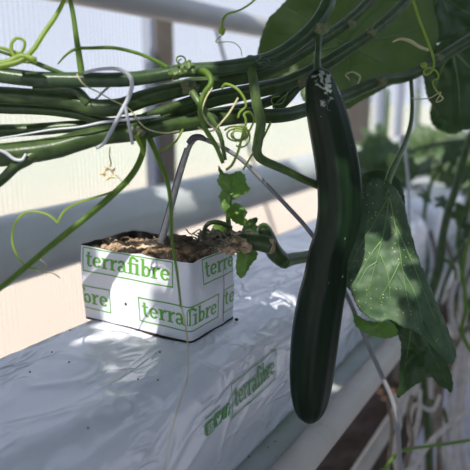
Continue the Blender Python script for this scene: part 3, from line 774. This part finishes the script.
# ---- large leaves behind, on the upper right
A = [(302, -18), (285, 2), (268, 20), (259, 45), (257, 74), (262, 94), (276, 92), (288, 80), (297, 70), (300, 84), (303, 100), (322, 108), (345, 110), (362, 101), (382, 90), (402, 80), (424, 66), (438, 40), (434, 8), (420, -26), (360, -40)]
def wA(u, v): return .70 + .0004 * abs((u - 340) * .8 + (v - 40) * .3) + .00015 * (v - 40)
cA = (335, 50)
traced_leaf('leaf', A, cA, wv(wA, .012, .022, 2), M['leaf_shade'], v2, [[(345, 44), (322, 30), (300, 14), (284, 4)], [(345, 44), (318, 50), (290, 56), (262, 66)], [(345, 44), (330, 66), (318, 84), (310, 100)],
    [(345, 44), (350, 70), (352, 90), (352, 105)], [(345, 44), (370, 56), (388, 68), (398, 78)], [(345, 44), (365, 20), (385, 0), (398, -20)], [(345, 44), (375, 40), (405, 34), (428, 26)],
    [(318, 50), (305, 66), (298, 70)], [(350, 70), (362, 84), (372, 92)], [(318, 30), (300, 34), (275, 34)]], vw=3.2, label='broad mid green leaf spreading behind the top of the cucumber')
B = [(388, -25), (396, 4), (404, 24), (418, 38), (432, 44), (448, 40), (462, 34), (490, 34), (500, -20), (440, -40)]
traced_leaf('leaf', B, (440, 5), wv(lambda u, v: .80 + .0006 * abs(u - 436) + .0004 * abs(v - 10), .01, .03, 5), M['leaf_dark'], v3, [[(440, -5), (425, 15), (412, 30)], [(440, -5), (448, 16), (450, 36)], [(440, -5), (465, 12), (486, 26)]], vw=2.5,
            label='dark leaf in the top right corner')
Cc = [(426, 52), (423, 70), (425, 88), (432, 106), (446, 120), (458, 129), (478, 126), (500, 100), (500, 30), (466, 30), (442, 42)]
traced_leaf('leaf', Cc, (458, 78), wv(lambda u, v: .74 + .0007 * abs(u - 452) + .0003 * (v - 50), .01, .03, 8), M['leaf_dark'], v4, [[(452, 50), (440, 74), (434, 96)], [(452, 50), (458, 84), (460, 118)], [(452, 50), (474, 72), (492, 90)]], vw=2.8,
            label='dark leaf at the right edge below the corner one')
D2 = [(436, 96), (430, 110), (432, 124), (444, 132), (456, 134), (466, 126), (462, 110), (450, 98)]
traced_leaf('leaf', D2, (448, 115), wv(lambda u, v: .86 + .0004 * abs(u - 448), .01, .04, 12), M['leaf_far'], v4)

# ---- hanging leaf with the patch of sun
def wD(u, v):
    # crease runs from (392,196) down to (452,352); the part to its right folds back
    d = ((u - 404) * (345 - 190) - (v - 190) * (454 - 404)) / math.hypot(155, 50)
    w = .585 + .00010 * (v - 260) * -1
    if d > -7: w += .0016 * (d + 7)
    else: w += .00010 * (-7 - d)
    return w
hl = [(366, 182), (374, 177), (385, 181), (397, 190), (404, 205), (411, 232), (420, 262), (432, 292), (444, 320), (454, 345), (456, 357), (450, 364), (441, 356), (428, 342), (414, 331), (402, 327), (390, 320), (378, 322), (364, 314), (356, 304), (350, 290), (339, 276), (341, 260), (348, 240), (354, 222), (359, 202)]
vD = [[(389, 196), (384, 230), (376, 262), (364, 304)], [(389, 196), (398, 240), (404, 280), (412, 322)], [(389, 196), (374, 222), (360, 246), (348, 272)], [(396, 226), (412, 262), (424, 292), (436, 322)],
      [(382, 240), (370, 256), (354, 284)], [(379, 252), (388, 276), (390, 306)], [(400, 262), (390, 282), (378, 300)], [(377, 262), (366, 270), (356, 290)], [(402, 270), (416, 296), (424, 330)]]
traced_leaf('leaf', hl, (390, 262), wv(wD, .006, .03, 4), M['leaf_spot'], v4, vD, vw=2.0, vmat=M['vein'], rings=26, label='big hanging leaf beside the cucumber with a patch of sun')
rl = [(358, 192), (360, 180), (366, 173), (380, 170), (393, 173), (401, 184), (405, 202), (398, 224), (376, 226), (362, 214)]
traced_leaf('leaf', rl, (381, 196), wv(lambda u, v: .625 + .0004 * abs(u - 380), .006, .05, 9), M['leaf_dark'], v4)
el = [(388, 318), (396, 330), (401, 345), (400, 362), (399, 380), (397, 398), (407, 391), (418, 383), (431, 377), (437, 384), (446, 389), (452, 392), (452, 376), (447, 362), (440, 345), (430, 328), (408, 314)]
traced_leaf('leaf', el, (422, 352), wv(lambda u, v: .635 + .0006 * abs(u - 424), .006, .05, 15), M['leaf_young'] if 0 else M['leaf_dark'], v4, [[(412, 322), (408, 350), (402, 385)], [(412, 322), (430, 350), (446, 382)]], vw=1.6)
sl = [(352, 312), (360, 318), (376, 322), (392, 322), (398, 334), (386, 338), (368, 334), (356, 326)]
traced_leaf('leaf', sl, (376, 327), wv(lambda u, v: .62 + .0004 * abs(u - 380), .004, .05, 19), M['leaf_young'], v4)

# ---------------------------------------------------------------- old cut stem and young shoot on the block
old = empty('cut_stem', 'old cut-off green stem lying across the block, bent down towards the slab', 'plant stem')
tube('stump', [(226, 236, .594), (240, 240, .592), (252, 242, .592), (262, 243, .592), (271, 246, .592)], .59, [13, 15, 16, 17, 17], M['stem'], old, 18, .05, wob=.06)
clump('cut_face', P(270.5, 246, .589), (.0055, .0045, .0078), M['cutend'], old, .25, 200, 3)
tube('elbow', [(259, 228, .60), (264, 230, .602), (268, 240, .607), (275, 253, .612), (283, 261, .618)], .6, [9, 14, 16, 17, 15], M['stem'], old, 18, .05, wob=.08)
tube('runner', [(283, 262, .618), (292, 259, .63), (304, 257, .645), (320, 252, .665), (338, 246, .69)], .6, [14, 12, 11, 10], M['stem_light'], old, 14, .05)
sh = empty('young_shoot', 'young shoot with small jagged light green leaves rising behind the block', 'seedling')
tube('stem', [(231, 244, .60), (229, 228, .604), (228, 212, .606), (230, 200, .606), (228, 190, .606)], .6, [5, 5, 4, 3], M['petiole'], sh, 10)
tube('petiole', [(203, 236, .59), (206, 226, .588), (214, 222, .59), (224, 224, .595), (231, 228, .60)], .6, [4, 4.5, 5, 5], M['stem'], sh, 10)
l1 = [(218, 165), (223, 172), (231, 174), (238, 171), (245, 175), (246, 182), (250, 189), (245, 194), (238, 197), (232, 201), (230, 207), (224, 213), (221, 204), (219, 196), (222, 190), (217, 182), (219, 175)]
traced_leaf('leaf', l1, (231, 188), wv(lambda u, v: .60 + .0005 * abs(u - 229), .004, .08, 3), M['leaf_young'], sh, [[(229, 203), (230, 186), (222, 170)], [(229, 198), (238, 186), (246, 180)], [(229, 200), (240, 194)], [(229, 198), (222, 186)]], vw=1.4, vmat=M['vein_light'], amp=1.4, freq=.2)
l2 = [(229, 206), (236, 203), (243, 207), (247, 213), (244, 219), (249, 221), (247, 226), (240, 225), (234, 222), (229, 216)]
traced_leaf('leaf', l2, (238, 214), wv(lambda u, v: .612 + .0008 * abs(v - 214), .004, .08, 6), M['leaf_dark'] if 0 else M['leaf_young'], sh, amp=1.2, freq=.2)
l3 = [(243, 226), (250, 219), (258, 218), (256, 225), (262, 228), (258, 236), (249, 238), (242, 236)]
traced_leaf('leaf', l3, (250, 228), wv(lambda u, v: .616 + .0006 * abs(u - 250), .004, .08, 7), M['leaf_dark'], sh, amp=1)
l4 = [(238, 250), (246, 249), (256, 251), (257, 258), (251, 265), (247, 272), (242, 278), (237, 274), (236, 262)]
traced_leaf('leaf', l4, (245, 261), wv(lambda u, v: .585 + .0006 * abs(u - 246), .003, .08, 11), M['leaf_young'], sh, amp=1)
l5 = [(212, 226), (220, 222), (230, 224), (232, 231), (222, 236), (213, 234)]
traced_leaf('leaf', l5, (222, 229), wv(lambda u, v: .612, .004, .08, 13), M['leaf_young'], sh, amp=1)

# ---------------------------------------------------------------- drip stake and tube
ds = empty('drip_stake', 'bent grey wire stake stuck in the block, running down past the cucumber', 'drip stake')
tube('rod', [(161, 243, .568), (166, 226, .565), (174, 197, .56), (181, 172, .556), (188, 150, .553), (193, 141, .552), (198, 138, .55), (205, 139.5, .548)], .56, [7, 6, 5.5, 5, 5, 4.5], M['galv'], ds, 12)
tube('rod', [(158.5, 243, .575), (163, 226, .572), (171, 197, .567), (178.5, 170, .563), (186, 148, .559)], .56, [3.5, 3, 3, 3], M['darkwire'], ds, 8)
tube('hook', [(188, 143, .550), (193, 138, .548), (200, 137, .547), (206, 140, .547)], .55, [5, 6.5, 6, 4.5], M['darkwire'], ds, 10)
tube('drip_tube', [(205, 139.5, .548), (222, 147, .55), (242, 160, .556), (262, 180, .566), (285, 204, .58), (310, 232, .60), (332, 266, .625), (350, 302, .645), (366, 340, .66), (382, 376, .675), (393, 402, .685), (398, 430, .69), (400, 475, .69), (400, 500, .69)],
     .56, [4.5, 4.5, 4.5, 4.5, 5, 5], M['hose'], ds, 10)

# string clips
cl_ = empty('string_loop', 'white plastic string looped over the vine stems at left', 'string')
tube('loop', [(84, 73, .492), (95, 70, .487), (112, 68.5, .485), (123, 71, .484), (130, 77, .483), (132, 86, .483), (128, 99, .484), (120, 114, .485), (110, 133, .487), (104, 143, .492), (97, 148, .498)], .49, [3.2, 3.5, 4.5, 4.5, 4, 3.5], M['clip'], cl_, 8)
tube('loop_end', [(125, 104, .484), (127, 116, .486), (130, 130, .489), (132.5, 144, .495)], .49, [3.5, 3.2], M['clip'], cl_, 8)
c2 = empty('tie_string', 'white string stretched along the stems at the left edge', 'string')
tube('strand', [(-14, 140, .49), (15, 136, .49), (50, 130, .492), (80, 127, .494), (105, 122, .498), (135, 119, .505), (160, 116, .512)], .49, [1.8, 2, 2.4, 3.2, 2.6], M['clip'], c2, 7)
c3 = empty('stem_clip', 'small white clip under the branching stem at the left edge', 'clip')
tube('clip_arm', [(-12, 147, .486), (4, 152, .486), (14, 159, .487), (22, 160, .488), (26, 154, .489)], .49, [3, 3.5, 3.5, 3], M['clip'], c3, 7)
c4 = empty('tie_string', 'short pale string showing between the upper stems at left', 'string')
tube('strand', [(110, 86, .52), (103, 92, .52), (95, 100, .522), (88, 106, .524)], .52, [2.6, 2.2], M['clip'], c4, 7)
hs = empty('hanging_string', 'white hanging string with a clip beside the far foliage at right', 'string')
tube('strand', [(404, 140, .95), (406, 160, .95), (408, 180, .95), (409, 215, .95), (409, 260, .95)], .95, [3, 3, 3], M['clip'], hs, 7)
clump('clip', P(404, 143, .95), (.007, .007, .012), M['clip'], hs, .3, 60, 2)

# ---------------------------------------------------------------- generic leaves for the plants farther on and the shade canopy added overhead
def lobed(name, r, seed):
    rr = random.Random(seed); bm = bmesh.new(); n = 60; ol = []
    for i in range(n):
        a = 2 * math.pi * i / n
        k = .78 + .17 * math.cos(5 * a) + (.05 if i % 2 else -.02); k -= .42 * math.exp(-((a - math.pi) / .22) ** 2)
        ol.append((k * math.cos(a), k * math.sin(a)))
    sd = rr.uniform(0, 50)
    def zz(x, y): return .13 * noise.noise(V((x * 1.6, y * 1.6, sd))) - .22 * (x * x + y * y) + .06 * abs(y)
    rows = []
    for k in range(1, 8):
        s = k / 7; rows.append([bm.verts.new((r * x * s, r * y * s, r * zz(x * s, y * s))) for x, y in ol])
    c = bm.verts.new((0, 0, 0))
    for i in range(n): bm.faces.new((c, rows[0][i], rows[0][(i + 1) % n]))
    for j in range(6):
        for i in range(n): bm.faces.new((rows[j][i], rows[j + 1][i], rows[j + 1][(i + 1) % n], rows[j][(i + 1) % n]))
    me = bpy.data.meshes.new(name); bm.to_mesh(me); bm.free(); me.polygons.foreach_set('use_smooth', [True] * len(me.polygons)); return me
LM = []
for i in range(4):
    me = lobed('leaf_blade', 1.0, i); me.materials.append([M['leaf_far'], M['leaf_dark'], M['leaf_shade'], M['leaf_far']][i]); LM.append(me)
def put_leaf(me, loc, nrm, spin, size, parent):
    o = link('leaf', me, parent); q = nrm.normalized().to_track_quat('Z', 'Y') @ Matrix.Rotation(spin, 3, 'Z').to_quaternion()
    o.location = loc; o.rotation_mode = 'QUATERNION'; o.rotation_quaternion = q; o.scale = (size,) * 3
    m = o.modifiers.new('thick', 'SOLIDIFY'); m.thickness = .006; m.offset = 0
    return o
far = [
 ('leafy cucumber plant just right of the cucumber, above the far slab', 1.55, [(366, 150), (375, 158), (386, 152), (380, 168), (395, 166)]),
 ('blurred leafy plant behind the white hanging string', 1.9, [(398, 152), (410, 146), (418, 156), (424, 168), (415, 175), (402, 176)]),
 ('blurred leafy plant below the dark right leaves', 2.2, [(432, 146), (444, 152), (438, 165), (452, 148), (456, 180), (430, 184), (440, 190), (446, 176), (428, 172)]),
 ('blurred leafy plant at the right edge of the picture', 1.7, [(466, 146), (472, 160), (464, 182), (472, 198), (468, 222), (474, 240), (458, 172), (452, 190)]),
]
for k, (lab, w, ls) in enumerate(far):
    root = empty('cucumber_plant', lab, 'plant', 'plants farther along the row')
    u0 = sum(a for a, b_ in ls) / len(ls)
    base = P(u0, 190, w); base = V((max(min(base.x, -.30), -.45), base.y, ST))
    pts = [base, base + V((.01, .02, .12)), P(u0, 170, w), P(u0 + 5, 140, w), P(u0 + 8, 90, w)]
    build('stem', tubebm([V(q) for q in cr([tuple(p) for p in pts], 6)], .006, 10), M['stem'], root)
    ls = ls + [(a + R.uniform(-16, 16), b_ + R.uniform(-18, 18)) for a, b_ in ls for _ in range(3)]
    ls = [(a, max(b_, 136)) for a, b_ in ls]
    for (u, v) in ls:
        p = P(u, v, w + R.uniform(-.1, .1)); nn = (-ray(u, v) + V((R.uniform(-.7, .7), R.uniform(-.7, .7), R.uniform(0, .9)))).normalized()
        put_leaf(R.choice(LM), p, nn, R.uniform(0, 6.28), R.uniform(.028, .05), root)
        q = pts[2].lerp(pts[3], R.random()); build('petiole', tubebm([q, q.lerp(p, .5) + V((0, 0, .01)), p], .0025, 6), M['stem_light'], root)
side_plant = empty('cucumber_plant', 'straggling plant with thin stems and small drooping leaves at the right edge', 'plant', 'plants farther along the row')
for px in ([(480, 120, 1.25), (458, 150, 1.25), (436, 168, 1.25), (412, 174, 1.25), (392, 186, 1.25)], [(478, 160, 1.2), (468, 200, 1.2), (458, 236, 1.2), (461, 280, 1.2), (452, 330, 1.2)], [(446, 158, 1.3), (430, 186, 1.3), (424, 222, 1.3), (428, 262, 1.3), (422, 300, 1.3)],
           [(478, 140, 1.2), (450, 142, 1.2), (420, 148, 1.2), (396, 158, 1.2)], [(470, 240, 1.15), (454, 262, 1.15), (440, 300, 1.15), (436, 350, 1.15)]):
    tube('stem', px, 1.2, [5, 4, 3], M['stem_light' if len(px) % 2 else 'stem'], side_plant, 8)
for (u, v, sz) in ((452, 152, .03), (470, 176, .032), (446, 176, .028), (426, 164, .03), (462, 214, .028), (470, 256, .030), (426, 196, .02), (456, 290, .022), (442, 202, .018), (468, 300, .026), (410, 168, .026), (398, 162, .024), (474, 226, .03)):
    p = P(u, v, 1.2 + R.uniform(-.05, .05)); put_leaf(LM[1] if R.random() < .6 else LM[3], p, (-ray(u, v) + V((R.uniform(-1, 1), R.uniform(-.5, .5), R.uniform(-.6, .9)))), R.uniform(0, 6.28), sz, side_plant)
# blocks farther down the row
for k, y in enumerate((2.95, 4.1)):
    root = empty('planting_block', ['pale growing block on a far slab at the right edge', 'farthest pale growing block down the row'][k], 'planting block', 'blocks farther along the row')
    o = box('sleeve', (BX0 + .02, y, ST + .003), (BX1 - .01, y + .085, ST + .08), M['sleeve'], root, .004)
    o = box('fibre_core', (BX0 + .025, y + .005, ST + .0805), (BX1 - .015, y + .08, ST + .0835), M['fibre'], root, .001)
# climbing green stems in the right background
def grounded(px, w):
    a = px[-1]; q = P(a[0], a[1], a[2] if len(a) > 2 else w); out = list(px)
    for z in (.5 * q.z, .004):
        u, v, k = toview(V((q.x, q.y + .02, z))); out.append((u, v, k))
    return out
def wild(name, label, cat, px, w, wid, mat, group=None, n=6):
    e = empty(name, label, cat, group); tube('stem', grounded(px, w) if name != 'wooden_stick' else px, w, wid, mat, e, 10, .04, n); return e
e = wild('climbing_stem', 'dark green upright stem rising behind the hanging leaf at the right edge', 'plant stem', [(474, 128, 1.0), (463, 160, 1.0), (455, 190, 1.0), (447, 215, 1.0), (442, 240, 1.0), (440, 262, 1.0), (434, 285, 1.0), (428, 310, 1.02), (424, 345, 1.05), (424, 385, 1.08), (428, 430, 1.1), (430, 490, 1.12)], 1, [7, 8, 8, 9, 8, 8, 9, 9], M['stem'])
tube('petiole', [(441, 258, 1.0), (449, 262, .99), (455, 268, .985), (456, 280, .98)], 1, [4, 4, 3], M['stem_light'], e)
tube('petiole', [(428, 402, 1.08), (436, 404, 1.06), (444, 412, 1.05), (447, 424, 1.04)], 1, [7, 6, 3], M['stem'], e)
wild('green_twig', 'thin bright green twig crossing the dried stems at bottom right', 'twig', [(482, 438, .80), (452, 443, .80), (430, 446, .80), (404, 450, .80), (392, 459, .80), (384, 472, .80), (380, 485, .80)], .8, [3, 3, 4, 5], M['petiole'])
ls_ = wild('green_twig', 'curved pale green stem along the right edge', 'twig', [(474, 225, .9), (466, 250, .9), (463, 275, .9), (466, 305, .9), (462, 330, .9), (470, 350, .9), (482, 368, .9)], .9, [3, 4, 4, 3], M['petiole'])
wild('wooden_stick', 'short pale brown stick standing among the far foliage beside the white string', 'stick', [(417, 184, 1.6), (416.5, 200, 1.6), (416, 226, 1.6)], 1.6, [8, 8], M['cutend'])
dried = [
 [(412, 395, .9), (408, 415, .9), (412, 440, .92), (404, 480, .95)], [(420, 390, .92), (418, 420, .93), (410, 450, .95), (414, 490, 1)], [(440, 395, .95), (432, 410, .95), (415, 405, .96), (410, 430, .97), (420, 470, 1)],
 [(430, 230, 1.3), (436, 260, 1.3), (430, 300, 1.3), (440, 330, 1.3), (436, 380, 1.3)], [(455, 280, 1.1), (450, 310, 1.1), (458, 350, 1.1), (450, 400, 1.1), (456, 470, 1.1)], [(470, 250, 1.2), (460, 300, 1.2), (468, 350, 1.2), (460, 420, 1.2), (466, 490, 1.2)],
 [(445, 240, 1.4), (452, 262, 1.4), (446, 290, 1.4), (455, 320, 1.4)], [(482, 400, .9), (455, 420, .9), (432, 440, .9), (414, 465, .9), (400, 490, .9)], [(395, 395, .88), (400, 420, .9), (394, 450, .9), (398, 490, .92)], [(482, 310, 1.0), (462, 335, 1.0), (448, 360, 1.0), (440, 400, 1.0), (438, 490, 1.02)],
 [(422, 260, 1.5), (426, 300, 1.5), (420, 330, 1.5), (430, 372, 1.5)], [(475, 200, 1.2), (467, 235, 1.2), (474, 270, 1.2), (466, 300, 1.2)], [(388, 402, .85), (392, 430, .86), (386, 490, .88)], [(446, 410, 1.15), (444, 440, 1.15), (452, 490, 1.15)]]
for k, px in enumerate(dried):
    e = empty('withered_vine', 'withered grey vine in the tangle hanging beyond the gutter at lower right', 'dried vine', 'tangle of withered grey vines')
    tube('stem', grounded(px, 1), 1, [R.uniform(3, 5), R.uniform(4, 7), R.uniform(2.5, 5)], M['driedstem' if k % 3 else 'driedbrown'], e, 8, .12, 7)
# bits on the soil, their bright orange colour imitating spots of sun
for k, (u, v, r) in enumerate([(395.5, 366, .011), (392, 392, .012), (380, 392, .009), (384, 399, .008), (372, 389, .010), (401, 372, .004)]):
    q = PZ(u, v, .062)
    bm = bmesh.new(); bmesh.ops.create_icosphere(bm, subdivisions=3, radius=r)
    for v_ in bm.verts:
        v_.co.z = v_.co.z * .35 + .25 * (v_.co.x ** 2 + v_.co.y ** 2) / r; v_.co *= 1 + .25 * nz(v_.co + q, 90); v_.co += q
    tag(build('sunlit_bit', bm, M['petal']), 'orange bit coloured as if sunlit, in the dark gap under the gutter lip', 'petal', 'orange bits coloured as sunlit on the dark soil')

# ---------------------------------------------------------------- sun, unseen canopy added to shade the row, sky
S = V((.12, -.60, .80)).normalized()              # towards the sun
holes = [(P(100, 268, .57), .034), (P(90, 296, .57), .020), (P(122, 238, .575), .024), (P(382, 258, .59), .026), (P(372, 288, .59), .026), (P(405, 278, .59), .026), (P(392, 302, .59), .022), (P(418, 288, .6), .016), (PX(176, 192, -.68), .03), (PX(305, 165, -.68), .03),
         (P(176, 68, .50), .014), (P(30, 45, .48), .03), (P(300, 90, .72), .02), (P(232, 186, .60), .018), (PZ(395, 366, .065), .025), (PZ(386, 394, .065), .03)]  # gaps left in the added canopy so sun patches fall here
e1 = S.cross(V((0, 0, 1))).normalized(); e2 = S.cross(e1)
def uv(p): return V((p.dot(e1), p.dot(e2)))
hu = [(uv(p), r) for p, r in holes]
can = empty('cucumber_vine', 'unseen leaf canopy added overhead to shade the row and shape the sun patches', 'vine', 'vine stems over the slab')  # out-of-view leaves added to block the sun except at the gaps
ctr = uv(V((-.36, .62, ST + .1))); cnt = 0
step = .082
for layer in range(2):
  for i in range(-9, 10):
    for j in range(-9, 20):
        if layer and (abs(i) > 7 or j > 12): continue
        c = ctr + V((i * step + ((j + layer) % 2) * step * .5, (j - .5 * layer) * step * .9)) + V((R.uniform(-.012, .012), R.uniform(-.012, .012)))
        m = min((h - c).length - r for h, r in hu)
        if m < .018: continue
        sz = min(.080, max(.024, m * 1.15))
        zt = ZC + .42 + .25 * layer + R.uniform(0, .22)
        p0 = e1 * c.x + e2 * c.y; p = p0 + S * ((zt - p0.z) / S.z)
        for _ in range(6):
            u, v, w = toview(p)
            if not (w > 0 and v > -60 and -60 < u < 530): break
            p = p + S * (.25 / S.z)
        else: continue
        if p.x < -.86 or p.x > .8: continue
        put_leaf(LM[1], p, (S + V((R.uniform(-.25, .25), R.uniform(-.25, .25), R.uniform(-.2, .2)))), R.uniform(0, 6.28), sz, can); cnt += 1
block_at = [(P(386, 205, .59), .026), (P(360, 226, .60), .018), (P(414, 236, .59), .018), (P(434, 300, .60), .030), (P(424, 330, .60), .026), (P(446, 345, .6), .02)]  # small unseen leaves added to shade the hanging leaf around its sun patch
for p, rr in block_at:
    c = uv(p); zt = ZC + .43 + R.uniform(0, .05); p0 = e1 * c.x + e2 * c.y; p = p0 + S * ((zt - p0.z) / S.z)
    put_leaf(LM[1], p, S, R.uniform(0, 6.28), rr * 1.15, can)
print('canopy', cnt)
# unseen row across the aisle, added to dim side light: a dense hedge of leaves
def hedge(name, n, fn, label):
    bm = bmesh.new()
    for k in range(n):
        p, nn, sz = fn(); q = nn.normalized().to_track_quat('Z', 'Y').to_matrix() @ Matrix.Rotation(R.uniform(0, 6.28), 3, 'Z')
        c = bm.verts.new(p); rr = []
        for ring_ in (.5, 1):
            rr.append([])
            for i in range(20):
                a = 2 * math.pi * i / 20; kk = (.8 + .18 * math.cos(5 * a)) * ring_ * sz
                rr[-1].append(bm.verts.new(p + q @ V((kk * math.cos(a), kk * math.sin(a), -.25 * ring_ * ring_ * sz))))
        for i in range(20):
            bm.faces.new((c, rr[0][i], rr[0][(i + 1) % 20])); bm.faces.new((rr[0][i], rr[1][i], rr[1][(i + 1) % 20], rr[0][(i + 1) % 20]))
    o = build(name, bm, M['leaf_dark']); m = o.modifiers.new('thick', 'SOLIDIFY'); m.thickness = .0008
    return tag(o, label, 'foliage', kind='stuff')
hedge('shade_foliage', 900, lambda: (V((R.uniform(.95, 1.3), R.uniform(-1.6, 5), R.uniform(.1, 1.35))), V((-1, R.uniform(-.6, .6), R.uniform(.0, 1))), R.uniform(.08, .13)), 'dense unseen leaves of a neighbouring crop row, added across the aisle to dim side light')
build('stem', tubebm([V(q) for q in cr([(-.75, -.9, ZC + .72), (-.5, -.4, ZC + .75), (-.3, .1, ZC + .72), (-.38, .6, ZC + .76), (-.2, 1.1, ZC + .74)], 8)], .006, 12), M['stem'], can)  # stem for the added overhead canopy

sun = bpy.data.lights.new('sun', 'SUN'); sun.energy = 6.6; sun.angle = math.radians(.55); sun.color = (1.0, .96, .90)
hedge('row_foliage', 170, lambda: (V((R.uniform(-.50, .05), R.uniform(2.0, 5.0), ZC + R.uniform(.16, .7))), V((R.uniform(-.6, .6), -1, R.uniform(.2, 1.2))), R.uniform(.07, .11)), 'leafy tops of the row farther on, added behind the dark right leaves to shade the far slabs')  # mostly hidden leaf mass added to shade the far slabs
so = bpy.data.objects.new('sun', sun); C.objects.link(so); so.rotation_euler = S.to_track_quat('Z', 'Y').to_euler(); so.location = (0, -2, 4)
wd = bpy.data.worlds.new('World'); sc.world = wd; wd.use_nodes = True
nt = wd.node_tree; bg = nt.nodes['Background']
tc = nt.nodes.new('ShaderNodeTexCoord'); sp_ = nt.nodes.new('ShaderNodeSeparateXYZ'); nt.links.new(tc.outputs['Generated'], sp_.inputs[0])
rp = nt.nodes.new('ShaderNodeValToRGB'); nt.links.new(sp_.outputs['Z'], rp.inputs[0])
e = rp.color_ramp.elements; e[0].position = 0; e[0].color = (.90, .97, 1.10, 1); e[1].position = .5; e[1].color = (.56, .66, .88, 1)
nt.links.new(rp.outputs[0], bg.inputs[0]); bg.inputs[1].default_value = 1.28

# ---------------------------------------------------------------- camera
cd = bpy.data.cameras.new('camera'); cam = bpy.data.objects.new('camera', cd); C.objects.link(cam)
cd.sensor_width = 36; cd.lens = F * 36 / 470; cd.clip_start = .02
right = V((_x.x, _y.x, _z.x)); up = V((_x.y, _y.y, _z.y)); fw = V((_x.z, _y.z, _z.z))
m = Matrix((right, up, -fw)).transposed().to_4x4(); m.translation = O; cam.matrix_world = m
cd.dof.use_dof = True; cd.dof.focus_distance = .565; cd.dof.aperture_fstop = 5.0
sc.camera = cam
sc.view_settings.view_transform = 'Standard'; sc.view_settings.look = 'None'; sc.view_settings.gamma = 1
sc.view_settings.use_curve_mapping = False; sc.view_settings.exposure = -.15
